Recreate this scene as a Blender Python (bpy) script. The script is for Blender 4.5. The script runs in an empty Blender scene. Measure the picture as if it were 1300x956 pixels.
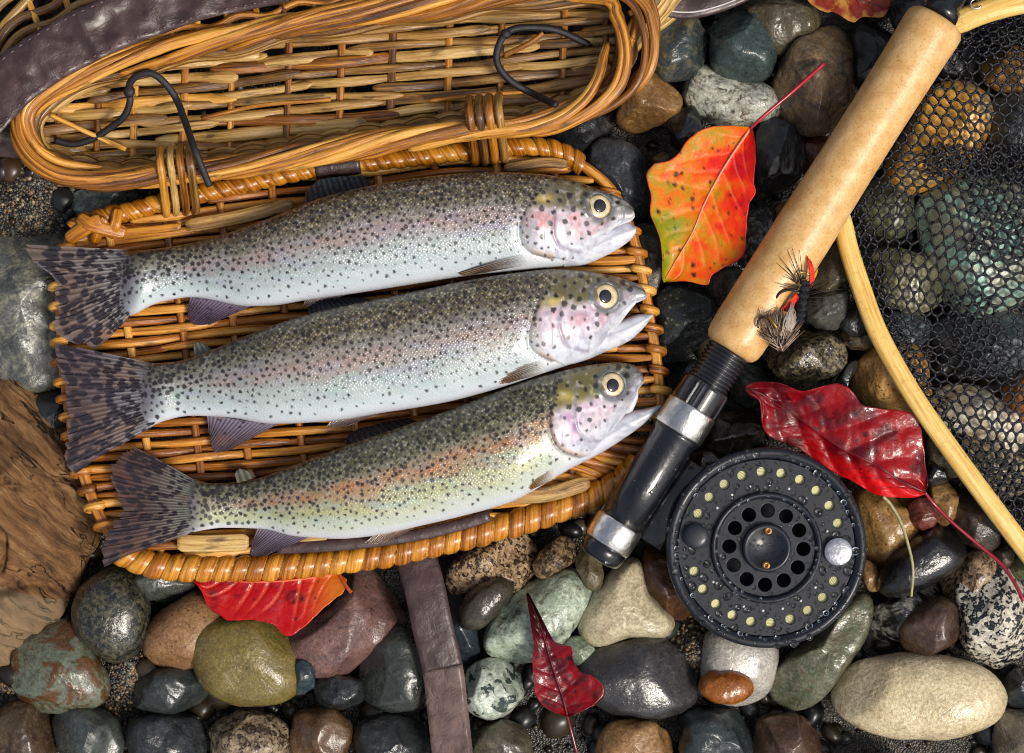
import bpy, math, random
import numpy as np
from mathutils import Vector

# ------------------------------------------------------------------ camera, sky, sun, exposure
S = 0.0004            # metres per unit of layout (one photo pixel is 0.4 mm on the ground)
CAMH = 3200.0         # camera height in layout units
scene = bpy.context.scene
cam_d = bpy.data.cameras.new('camera'); cam = bpy.data.objects.new('camera', cam_d)
scene.collection.objects.link(cam); scene.camera = cam
cam.location = (0, 0, CAMH*S)
cam_d.sensor_width = 36.0; cam_d.lens = 36.0*CAMH/1300.0
cam_d.clip_start = 0.05; cam_d.clip_end = 100.0
SUN_TO = Vector((0.46, -0.34, 0.82)).normalized()
world = bpy.data.worlds.new("World"); scene.world = world; world.use_nodes = True
wt = world.node_tree; wt.nodes.clear()
w_o = wt.nodes.new('ShaderNodeOutputWorld'); w_b = wt.nodes.new('ShaderNodeBackground'); w_s = wt.nodes.new('ShaderNodeTexSky')
w_s.sky_type = 'NISHITA'; w_s.sun_disc = False
w_s.sun_elevation = math.asin(SUN_TO.z); w_s.sun_rotation = math.atan2(SUN_TO.x, SUN_TO.y)
w_s.air_density = 1.0; w_s.dust_density = 4.0; w_s.ozone_density = 1.0
w_b.inputs['Strength'].default_value = 0.11
w_h = wt.nodes.new('ShaderNodeHueSaturation'); w_h.inputs['Saturation'].default_value = 0.55   # thin overcast
wt.links.new(w_s.outputs[0], w_h.inputs['Color']); wt.links.new(w_h.outputs[0], w_b.inputs['Color']); wt.links.new(w_b.outputs[0], w_o.inputs['Surface'])
sun_d = bpy.data.lights.new('sun', 'SUN'); sun_d.energy = 2.5; sun_d.angle = math.radians(16); sun_d.color = (1.0, 0.93, 0.82)
sun = bpy.data.objects.new('sun', sun_d); scene.collection.objects.link(sun)
sun.rotation_euler = (-SUN_TO).to_track_quat('-Z', 'Y').to_euler(); sun.location = (0.5, -0.3, 1.0)
scene.view_settings.view_transform = 'Standard'; scene.view_settings.look = 'None'
scene.view_settings.exposure = 0.15; scene.view_settings.gamma = 1.0; scene.view_settings.use_curve_mapping = False
scene.cycles.use_denoising = True; scene.cycles.filter_width = 1.0
scene.cycles.max_bounces = 8; scene.cycles.transparent_max_bounces = 16; scene.cycles.caustics_reflective = False; scene.cycles.caustics_refractive = False

random.seed(7); rng = np.random.default_rng(7)

# ------------------------------------------------------------------ helpers
def P(x, y, z=0.0):
    k = 1.0 - z/CAMH
    return np.array([(x-650.0)*k, -(y-478.0)*k, z])
def PP(pts, z=None):
    return np.array([P(p[0], p[1], p[2] if z is None else z) for p in pts])
def lin1(c):
    c = c/255.0
    return c/12.92 if c <= 0.04045 else ((c+0.055)/1.055)**2.4
def C(r, g=None, b=None):
    if g is None: r, g, b = r
    return (lin1(r), lin1(g), lin1(b), 1.0)
def Cn(a):
    a = np.asarray(a, float)/255.0
    return np.where(a <= 0.04045, a/12.92, ((a+0.055)/1.055)**2.4)
def smooth(a, b, x):
    t = np.clip((x-a)/(b-a), 0, 1); return t*t*(3-2*t)
def hash2(i, j, seed):
    h = (i.astype(np.int64)*374761393 + j.astype(np.int64)*668265263 + seed*1442695041) & 0x7fffffff
    h = ((h ^ (h >> 13))*1274126177) & 0x7fffffff
    return ((h ^ (h >> 16)) & 0xffff)/65535.0
def vn(x, y, seed=0):
    i = np.floor(x); j = np.floor(y); fx = x-i; fy = y-j
    fx = fx*fx*(3-2*fx); fy = fy*fy*(3-2*fy); i = i.astype(np.int64); j = j.astype(np.int64)
    return (hash2(i, j, seed)*(1-fx)+hash2(i+1, j, seed)*fx)*(1-fy) + (hash2(i, j+1, seed)*(1-fx)+hash2(i+1, j+1, seed)*fx)*fy
def fbm(x, y, seed=0, o=4):
    t = 0; a = .5; n = 0
    for k in range(o):
        t = t+a*vn(x*2**k, y*2**k, seed+k*17); n += a; a *= .5
    return t/n
def cr(pts, n, closed=False):
    """Catmull-Rom through pts, n samples evenly spaced by length."""
    p = np.asarray(pts, float)
    if closed: q = np.vstack([p[-1], p, p[0], p[1]])
    else: q = np.vstack([2*p[0]-p[1], p, 2*p[-1]-p[-2]])
    out = []
    for i in range(1, len(q)-2):
        t = np.linspace(0, 1, 16, endpoint=False)[:, None]
        a, b, c, d = q[i-1], q[i], q[i+1], q[i+2]
        out.append(0.5*((2*b)+(-a+c)*t+(2*a-5*b+4*c-d)*t*t+(-a+3*b-3*c+d)*t**3))
    out = np.vstack(out+[q[-2][None]])
    L = np.concatenate([[0], np.cumsum(np.linalg.norm(np.diff(out, axis=0), axis=1))])
    s = np.linspace(0, L[-1], n+1)[:-1] if closed else np.linspace(0, L[-1], n)
    return np.stack([np.interp(s, L, out[:, k]) for k in range(out.shape[1])], 1)
def plen(p): return float(np.linalg.norm(np.diff(p, axis=0), axis=1).sum())
def pchip(x, y, xi):
    x = np.asarray(x, float); y = np.asarray(y, float); h = np.diff(x); d = np.diff(y)/h
    m = np.zeros_like(y); m[0] = d[0]; m[-1] = d[-1]
    for i in range(1, len(x)-1):
        if d[i-1]*d[i] > 0:
            w1 = 2*h[i]+h[i-1]; w2 = h[i]+2*h[i-1]; m[i] = (w1+w2)/(w1/d[i-1]+w2/d[i])
    k = np.clip(np.searchsorted(x, xi)-1, 0, len(h)-1); t = np.clip((xi-x[k])/h[k], 0, 1)
    return (2*t**3-3*t**2+1)*y[k]+(t**3-2*t**2+t)*h[k]*m[k]+(-2*t**3+3*t**2)*y[k+1]+(t**3-t**2)*h[k]*m[k+1]

class Geo:
    """Collects vertices and faces (layout units) and links them as ONE mesh object."""
    def __init__(s): s.V = []; s.F = []; s.A = {}; s.n = 0
    def add(s, V, F, **attrs):
        V = np.asarray(V, float); s.V.append(V)
        s.F.extend([tuple(int(i)+s.n for i in f) for f in F])
        for k, a in attrs.items():
            a = np.asarray(a, float)
            if a.ndim == 1: a = np.tile(a, (len(V), 1))
            s.A.setdefault(k, []).append(a)
        s.n += len(V); return s
    def mesh(s, name, material, loc, smooth_shade=True):
        V = (np.vstack(s.V)-np.asarray(loc))*S
        me = bpy.data.meshes.new(name); me.from_pydata(V.tolist(), [], s.F)
        for k, l in s.A.items():
            a = np.vstack(l)
            if len(a) != len(V): continue
            if k == 'col':
                at = me.attributes.new('col', 'FLOAT_COLOR', 'POINT')
                at.data.foreach_set('color', np.hstack([a[:, :3], np.ones((len(a), 1)) if a.shape[1] < 4 else a[:, 3:4]]).astype(np.float32).ravel())
            else:
                at = me.attributes.new(k, 'FLOAT_VECTOR', 'POINT'); at.data.foreach_set('vector', a.astype(np.float32).ravel())
        if smooth_shade: me.polygons.foreach_set('use_smooth', [True]*len(me.polygons))
        if material: me.materials.append(material)
        me.update(); return me
    def obj(s, name, material, parent=None, loc=None, smooth_shade=True, off=None):
        """parent: a Thing/Part made here; loc: base point of a top-level mesh, in layout units."""
        base = np.array(parent['base'] if parent is not None else loc, float)
        o = bpy.data.objects.new(name, s.mesh(name, material, base, smooth_shade))
        scene.collection.objects.link(o)
        if parent is not None: o.parent = parent
        else: o.location = base*S
        o['base'] = [float(v) for v in base]
        return o
def tag(o, label=None, cat=None, group=None, kind=None):
    if label: o['label'] = label
    if cat: o['category'] = cat
    if group: o['group'] = group
    if kind: o['kind'] = kind
    return o
def thing(name, label, cat, base, group=None):
    o = bpy.data.objects.new(name, None); scene.collection.objects.link(o)
    o.empty_display_size = 0.01
    o.location = np.asarray(base)*S; o['base'] = [float(v) for v in base]
    return tag(o, label, cat, group)

def frames(p, closed=False, up=(0, 0, 1)):
    t = np.roll(p, -1, 0)-np.roll(p, 1, 0) if closed else np.gradient(p, axis=0)
    t /= np.linalg.norm(t, axis=1)[:, None]+1e-9
    up = np.asarray(up, float); sd = np.cross(t, up); l = np.linalg.norm(sd, axis=1)
    for i in range(len(p)):
        if l[i] < .15: sd[i] = sd[i-1] if i else np.cross(t[i], (0.31, .95, 0))
        sd[i] -= t[i]*np.dot(sd[i], t[i]); sd[i] /= np.linalg.norm(sd[i])+1e-9
    return t, sd, np.cross(sd, t)
def tube(geo, path, w, h=None, sides=8, closed=False, rnd=None, up=(0, 0, 1), col=None, flat=1.0):
    """Sweep an ellipse (half width w, half height h; scalars or arrays) along a path."""
    p = np.asarray(path, float); n = len(p); h = w if h is None else h
    w = np.broadcast_to(np.asarray(w, float), (n,)); h = np.broadcast_to(np.asarray(h, float), (n,))
    t, sd, u = frames(p, closed, up)
    a = np.linspace(0, 2*math.pi, sides, endpoint=False)
    ca, sa = np.cos(a), np.sin(a); sa = np.sign(sa)*np.abs(sa)**flat; ca = np.sign(ca)*np.abs(ca)**flat
    V = p[:, None]+sd[:, None]*(w[:, None]*ca)[..., None]+u[:, None]*(h[:, None]*sa)[..., None]
    L = np.concatenate([[0], np.cumsum(np.linalg.norm(np.diff(p, axis=0), axis=1))])
    r = random.random() if rnd is None else rnd
    st = np.stack([np.broadcast_to(L[:, None], (n, sides)), np.broadcast_to((w.mean()*np.minimum(a, 2*math.pi-a))[None], (n, sides)), np.full((n, sides), r)], -1)
    F = []
    m = n if closed else n-1
    for i in range(m):
        i2 = (i+1) % n
        for j in range(sides):
            j2 = (j+1) % sides
            F.append((i*sides+j, i*sides+j2, i2*sides+j2, i2*sides+j))
    if not closed: F += [tuple(range(sides-1, -1, -1)), tuple((n-1)*sides+j for j in range(sides))]
    at = dict(st=st.reshape(-1, 3))
    if col is not None: at['col'] = np.asarray(col, float)
    geo.add(V.reshape(-1, 3), F, **at); return geo
def taper(n, e=0.12, lo=.25):
    x = np.linspace(0, 1, n); return lo+(1-lo)*np.minimum(1, np.minimum(x, 1-x)/e)**.6
def sheet(geo, G, th=0.8, **attrs):
    """A closed thin sheet from a grid of points G[i,j,3]."""
    n, m = G.shape[:2]; top = G.reshape(-1, 3)
    bot = top-np.array([0, 0, th]); N = n*m; F = []
    for i in range(n-1):
        for j in range(m-1):
            a, b, c, d = i*m+j, i*m+j+1, (i+1)*m+j+1, (i+1)*m+j
            F.append((a, b, c, d)); F.append((N+d, N+c, N+b, N+a))
    for i in range(n-1):
        a, d = i*m, (i+1)*m; F.append((a, d, N+d, N+a)); a, d = i*m+m-1, (i+1)*m+m-1; F.append((d, a, N+a, N+d))
    for j in range(m-1):
        a, b = j, j+1; F.append((b, a, N+a, N+b)); a, b = (n-1)*m+j, (n-1)*m+j+1; F.append((a, b, N+b, N+a))
    at = {k: np.vstack([v.reshape(-1, v.shape[-1])]*2) for k, v in attrs.items()}
    geo.add(np.vstack([top, bot]), F, **at); return geo
def lathe(geo, prof, axis_o, axis_d, n=48, rnd=0.0, close=True):
    """prof: (t along the axis, radius); a solid of revolution about a line."""
    d = np.asarray(axis_d, float); d /= np.linalg.norm(d); o = np.asarray(axis_o, float)
    e1 = np.cross(d, (0, 0, 1)) if abs(d[2]) < .9 else np.array([1., 0, 0]); e1 -= d*np.dot(e1, d); e1 /= np.linalg.norm(e1); e2 = np.cross(d, e1)
    a = np.linspace(0, 2*math.pi, n, endpoint=False); V = []; st = []
    for t, r in prof:
        V.append(o+d*t+r*(np.cos(a)[:, None]*e1+np.sin(a)[:, None]*e2)); st.append(np.stack([np.full(n, t), a*r, np.full(n, rnd)], 1))
    F = []
    for i in range(len(prof)-1):
        for j in range(n):
            j2 = (j+1) % n; F.append((i*n+j, (i+1)*n+j, (i+1)*n+j2, i*n+j2))
    if close: F += [tuple(range(n)), tuple((len(prof)-1)*n+j for j in range(n-1, -1, -1))]
    geo.add(np.vstack(V), F, st=np.vstack(st)); return geo

# ------------------------------------------------------------------ node materials
class NB:
    def __init__(s, name):
        s.m = bpy.data.materials.new(name); s.m.use_nodes = True; s.t = s.m.node_tree; s.t.nodes.clear()
        s.out = s.t.nodes.new('ShaderNodeOutputMaterial'); s.b = s.t.nodes.new('ShaderNodeBsdfPrincipled')
        s.t.links.new(s.b.outputs[0], s.out.inputs['Surface'])
    def set(s, node, **kw):
        for k, v in kw.items():
            k2 = k.replace('_', ' ')
            i = node.inputs[k2] if k2 in node.inputs else node.inputs[k]
            if hasattr(v, 'is_linked'): s.t.links.new(v, i)
            else: i.default_value = v
    def n(s, ty, props=None, **kw):
        x = s.t.nodes.new('ShaderNode'+ty)
        for k, v in (props or {}).items(): setattr(x, k, v)
        s.set(x, **kw); return x
    def bs(s, **kw): s.set(s.b, **kw)
    def math(s, op, a, b=0.0, c=0.0, clamp=False):
        x = s.t.nodes.new('ShaderNodeMath'); x.operation = op; x.use_clamp = clamp
        for i, v in enumerate((a, b, c)):
            if hasattr(v, 'is_linked'): s.t.links.new(v, x.inputs[i])
            else: x.inputs[i].default_value = v
        return x.outputs[0]
    def vmath(s, op, a, b):
        x = s.t.nodes.new('ShaderNodeVectorMath'); x.operation = op
        for i, v in enumerate((a, b)):
            if hasattr(v, 'is_linked'): s.t.links.new(v, x.inputs[i])
            else: x.inputs[i].default_value = v
        return x.outputs[0]
    def mix(s, f, a, b, blend='MIX'):
        x = s.t.nodes.new('ShaderNodeMix'); x.data_type = 'RGBA'; x.blend_type = blend
        for i, v in ((0, f), (6, a), (7, b)):
            if hasattr(v, 'is_linked'): s.t.links.new(v, x.inputs[i])
            else: x.inputs[i].default_value = v
        return x.outputs[2]
    def ramp(s, f, stops, interp='LINEAR'):
        x = s.t.nodes.new('ShaderNodeValToRGB'); x.color_ramp.interpolation = interp; e = x.color_ramp.elements
        while len(e) < len(stops): e.new(0.5)
        for i, (p, c) in enumerate(stops):
            e[i].position = p; e[i].color = c if hasattr(c, '__len__') else (c, c, c, 1)
        s.t.links.new(f, x.inputs[0]); return x.outputs[0]
    def px(s, seed=0.0, sc=(1, 1, 1), rot=(0, 0, 0)):
        """object coordinates in layout units"""
        tc = s.t.nodes.new('ShaderNodeTexCoord'); mp = s.t.nodes.new('ShaderNodeMapping')
        mp.inputs['Scale'].default_value = tuple(c/S for c in sc); mp.inputs['Location'].default_value = (seed*131.7, seed*71.3, seed*37.1); mp.inputs['Rotation'].default_value = rot
        s.t.links.new(tc.outputs['Object'], mp.inputs['Vector']); return mp.outputs[0]
    def noise(s, v, sc, detail=4, rough=.55, dist=0.0):
        return s.n('TexNoise', Vector=v, Scale=sc, Detail=detail, Roughness=rough, Distortion=dist).outputs[0]
    def vor(s, v, sc, feat='F1', rand=1.0, out='Distance'):
        x = s.n('TexVoronoi', {'feature': feat}, Vector=v, Scale=sc, Randomness=rand); return x.outputs[out]
    def bump(s, h, strength=.3, dist=1.0, normal=None):
        x = s.n('Bump', Height=h, Strength=strength, Distance=dist*S)
        if normal is not None: s.t.links.new(normal, x.inputs['Normal'])
        return x.outputs[0]
    def attr(s, name, out='Vector'):
        x = s.t.nodes.new('ShaderNodeAttribute'); x.attribute_name = name; return x.outputs[out]

_sc = [0]
def stone_mat(mode, cols, wet=.5, gs=6.0, vs=34.0, th=.5):
    _sc[0] += 1; sd = _sc[0]*1.37
    b = NB('wet_stone'); v = b.px(sd); c = []
    for x in cols:
        q = C(x); f = .56+.44*min(1, sum(q[:3])/1.5); c.append(tuple(k*f for k in q[:3])+(1,))     # wet stone is darker than dry
    while len(c) < 3: c.append(tuple(k*.45 for k in c[0][:3])+(1,))
    big = b.noise(v, 1/vs, 5, .6, .4); fine = b.noise(v, 1/4.0, 3, .6); mid = b.noise(v, 1/11.0, 4, .6)
    f1 = b.ramp(big, [(.36, 0.0), (.64, 1.0)])
    base = b.mix(f1, c[0], c[1])
    if mode == 'mottle':
        base = b.mix(b.ramp(mid, [(.55, 0.0), (.72, .75)]), base, c[2])
    elif mode == 'granite':
        wv = b.vmath('ADD', v, b.vmath('SCALE', b.n('TexNoise', Vector=v, Scale=1/5.0).outputs[1], (0, 0, 0)))
        cell = b.n('SeparateColor', Color=b.vor(wv, 1/gs, out='Color')).outputs[0]
        cell2 = b.n('SeparateColor', Color=b.vor(v, 2.3/gs, out='Color')).outputs[1]; cell = b.math('ADD', b.math('MULTIPLY', cell, .62), b.math('MULTIPLY', cell2, .38)); cell = b.math('MULTIPLY_ADD', cell, 1.35, -.17); cell = b.math('ADD', cell, b.math('MULTIPLY', b.math('SUBTRACT', big, .5), .5))
        base = b.ramp(cell, [(.0, c[2]), (th*.62, c[2]), (th*.75, c[0]), (th*1.25, c[0]), (th*1.42, c[1]), (1.0, c[1])])
    elif mode == 'speck':
        d = b.vor(v, 1/gs, rand=1.0); d = b.math('ADD', d, b.math('MULTIPLY', fine, .5))
        base = b.mix(b.ramp(d, [(.36, .9), (.50, 0.0)]), base, c[2])
    elif mode == 'vein':
        vv = b.noise(v, 1/(vs*.9), 5, .62, 1.2); e = b.math('ABSOLUTE', b.math('SUBTRACT', vv, .5))
        msk = b.math('MULTIPLY', b.ramp(e, [(.01, 1.0), (.085, 0.0)]), b.ramp(mid, [(.35, 0.1), (.6, 1.0)]))
        base = b.mix(msk, base, c[2])
    elif mode == 'blotch':
        base = b.mix(b.ramp(b.noise(v, 1/vs, 6, .65, .8), [(th-.03, 0.0), (th+.03, 1.0)]), c[0], c[1])
        base = b.mix(b.ramp(mid, [(.52, 0.0), (.68, .8)]), base, c[2])
    base = b.mix(.5, base, b.ramp(fine, [(.32, 0.15), (.62, 1.0)]), 'MULTIPLY'); grit = b.noise(v, 1/1.7, 2, .6)
    base = b.mix(b.ramp(grit, [(.60, 0.0), (.74, .45)]), base, tuple(min(1, k*2.2+.03) for k in c[0][:3])+(1,)); base = b.mix(b.ramp(grit, [(.28, .6), (.40, 0.0)]), base, tuple(k*.25 for k in c[0][:3])+(1,))
    base = b.mix(b.ramp(b.vor(v, 1/7.0), [(.06, .45), (.16, 0.0)]), base, tuple(k*.3 for k in c[0][:3])+(1,))
    wetm = b.ramp(b.noise(v, 1/30.0, 3, .5), [(.38, 0.0), (.6, 1.0)])
    rg = b.math('MULTIPLY_ADD', wetm, -.28, .5-.12*wet)
    hh = b.math('ADD', b.math('MULTIPLY', fine, .5), b.math('MULTIPLY', mid, 1.6))
    b.bs(Base_Color=base, Roughness=rg, Normal=b.bump(hh, .75, 1.5), Coat_Weight=b.math('MULTIPLY', wetm, min(1, wet*1.25)), Coat_Roughness=.06, Coat_IOR=1.33)
    b.t.links.new(b.bump(b.math('ADD', b.noise(v, 1/14.0, 3, .5), b.math('MULTIPLY', b.noise(v, 1/3.2, 2), .28)), .7, 1.8), b.b.inputs['Coat Normal'])
    return b.m

def wicker_mat(name, stops, dark, rough=.34, streak=1.0, coat=.35, vary=.38):
    b = NB(name); st = b.attr('st'); sp = b.n('SeparateXYZ', Vector=st)
    s, t, r = sp.outputs[0], sp.outputs[1], sp.outputs[2]
    v1 = b.n('CombineXYZ', X=b.math('MULTIPLY_ADD', s, .010, b.math('MULTIPLY', r, 91.0)), Y=b.math('MULTIPLY_ADD', t, .30*streak, b.math('MULTIPLY', r, 57.0)), Z=r).outputs[0]
    v2 = b.n('CombineXYZ', X=b.math('MULTIPLY_ADD', s, .06, b.math('MULTIPLY', r, 31.0)), Y=b.math('MULTIPLY_ADD', t, 1.1, b.math('MULTIPLY', r, 17.0)), Z=r).outputs[0]
    v3 = b.n('CombineXYZ', X=b.math('MULTIPLY_ADD', s, .02, b.math('MULTIPLY', r, 11.0)), Y=b.math('MULTIPLY', t, .07), Z=r).outputs[0]
    n1 = b.noise(v1, 1.0, 4, .6); n2 = b.noise(v2, 1.0, 3, .6); n3 = b.noise(v3, 1.0, 4, .6)
    f = b.math('ADD', b.math('MULTIPLY_ADD', n1, 1.05, -.15), b.math('MULTIPLY', b.math('SUBTRACT', r, .5), vary)); f = b.math('ADD', f, b.math('MULTIPLY', n2, .22))
    col = b.ramp(f, stops)
    col = b.mix(b.ramp(n3, [(.55, 0.0), (.68, .8)]), col, dark)
    col = b.mix(b.ramp(n1, [(.22, .85), (.34, 0.0)]), col, dark)
    hgt = b.math('ADD', n1, b.math('MULTIPLY', n2, .8))
    b.bs(Base_Color=col, Roughness=b.math('MULTIPLY_ADD', n3, .3, rough-.12), Normal=b.bump(hgt, .5, 1.6), Coat_Weight=coat, Coat_Roughness=.16, Coat_IOR=1.4)
    return b.m
M_RIM = wicker_mat('willow_rim', [(.2, C(64, 34, 8)), (.40, C(140, 84, 20)), (.54, C(188, 124, 38)), (.70, C(218, 162, 70)), (.95, C(236, 198, 120))], C(48, 24, 10), .38, 1.0, .22)
M_FLOOR = wicker_mat('split_willow', [(.2, C(58, 36, 16)), (.40, C(122, 84, 36)), (.56, C(168, 128, 64)), (.75, C(204, 170, 104)), (.95, C(230, 206, 150))], C(46, 26, 14), .36, .9, .3)
M_WRAP = wicker_mat('cane_wrap', [(.2, C(96, 48, 8)), (.42, C(166, 98, 18)), (.6, C(202, 136, 36)), (.78, C(224, 168, 72)), (.95, C(238, 196, 112))], C(78, 38, 10), .24, 1.0, .5, .2)
M_LID = wicker_mat('lid_willow', [(.2, C(92, 48, 12)), (.42, C(172, 102, 28)), (.58, C(214, 150, 58)), (.76, C(234, 184, 100)), (.95, C(246, 214, 150))], C(62, 32, 12), .34, 1.0, .25)
def plain(name, col, rough=.4, metal=0.0, coat=0.0, bump=0.0, bs=4.0, var=.25, col2=None, spec=.5):
    b = NB(name); v = b.px(.3); n = b.noise(v, 1/bs, 4, .6); g = b.noise(v, 1/(bs*8), 3, .6)
    c1 = C(col); c2 = C(col2) if col2 else tuple(k*(1-var) for k in c1[:3])+(1,)
    b.bs(Base_Color=b.mix(b.ramp(b.math('ADD', b.math('MULTIPLY', n, .4), b.math('MULTIPLY', g, .6)), [(.4, 0.0), (.62, 1.0)]), c1, c2), Roughness=b.math('MULTIPLY_ADD', g, .2, rough-.1), Metallic=metal, Coat_Weight=coat, Coat_Roughness=.06)
    b.b.inputs['Specular IOR Level'].default_value = spec
    if bump: b.bs(Normal=b.bump(n, bump, 1.2))
    return b.m
# ------------------------------------------------------------------ ground: wet sand between the stones
MOUNDS = [(45, 235, 95, 62), (880, 830, 30, 46), (165, 850, 45, 42), (20, 860, 30, 40)]
def ground_z(x, y):
    z = -30+6*fbm(x/40, y/40, 3)+1.5*fbm(x/9, y/9, 4)
    for mx, my, r, h in MOUNDS: z = z+h*np.exp(-((x-mx)**2+(y-my)**2)/(2*(r*.7)**2))
    return z
gx = np.concatenate([np.linspace(-3000, -120, 12), np.linspace(-110, 1410, 150), np.linspace(1420, 4300, 12)])
gy = np.concatenate([np.linspace(-2600, -120, 12), np.linspace(-110, 1070, 118), np.linspace(1080, 3600, 12)])
X, Y = np.meshgrid(gx, gy, indexing='ij'); Z = ground_z(X, Y)
g = Geo(); n, m = X.shape
g.add(np.stack([X-650, -(Y-478), Z], -1).reshape(-1, 3), [(i*m+j, i*m+j+1, (i+1)*m+j+1, (i+1)*m+j) for i in range(n-1) for j in range(m-1)])
b = NB('wet_sand'); v = b.px(2.2)
sc_ = b.n('SeparateColor', Color=b.vor(v, 1/2.6, out='Color')).outputs[0]
b.bs(Base_Color=b.mix(b.ramp(b.noise(v, 1/30, 3), [(.35, 0.0), (.65, .7)]), b.ramp(sc_, [(0, C(12, 11, 10)), (.5, C(34, 29, 23)), (.85, C(58, 48, 36)), (1, C(104, 90, 70))]), C(24, 22, 20)), Roughness=.35, Normal=b.bump(b.vor(v, 1/2.6), .8, 1.5))  # near-black base puts the shade of the gaps into the sand's colour
tag(g.obj('ground', b.m, loc=(0, 0, 0)), kind='structure')

# grains and grit: nobody could count them
ICO = None
def ico_pts(sub=1):
    import bmesh
    bm = bmesh.new(); bmesh.ops.create_icosphere(bm, subdivisions=sub, radius=1.0)
    V = np.array([v.co[:] for v in bm.verts]); F = [tuple(v.index for v in f.verts) for f in bm.faces]; bm.free(); return V, F
IV, IF = ico_pts(1); IV2, IF2 = ico_pts(2)
b = NB('river_grit'); ca = b.attr('col', 'Color')
b.bs(Base_Color=ca, Roughness=.32); grit_m = b.m
pal = Cn([(62, 54, 42), (88, 76, 56), (40, 40, 42), (54, 56, 56), (112, 100, 78), (30, 30, 32), (92, 68, 46), (74, 78, 72)])
g = Geo()
def grains(n, xs, ys, r0, r1, V, F, dk=1.0):
    for i in range(n):
        x, y = xs(), ys(); r = r0+(r1-r0)*random.random()**2.2
        q = V*(1+.25*(rng.random((len(V), 1))-.5))*np.array([1, .6+.4*random.random(), .5+.3*random.random()])*r
        a = random.random()*6.28; c, s_ = math.cos(a), math.sin(a)
        q = q@np.array([[c, s_, 0], [-s_, c, 0], [0, 0, 1]])
        z = float(ground_z(np.array(x), np.array(y)))+r*.2
        g.add(q+np.array([x-650, -(y-478), z]), F, col=np.append(pal[random.randrange(len(pal))]*dk*(.6+.7*random.random()), 1))
grains(3000, lambda: random.uniform(-60, 1360), lambda: random.uniform(-50, 1000), 2, 7, IV, IF, .3)  # grit darkened in colour to stand for the shade of the gaps
for mx, my, r, h in MOUNDS: grains(int(r*34), lambda: random.gauss(mx, r*.6), lambda: random.gauss(my, r*.6), 1.3, 3.6, IV, IF, 1.7)
grains(1500, lambda: random.uniform(-80, 1380), lambda: random.uniform(-70, 1020), 8, 24, IV2, IF2, .32)  # larger filler grains, gap shade put into their colour too
tag(g.obj('gravel', grit_m, loc=(0, 0, 0)), 'wet brown grit and coarse sand between the stones', 'gravel', kind='stuff')

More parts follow.
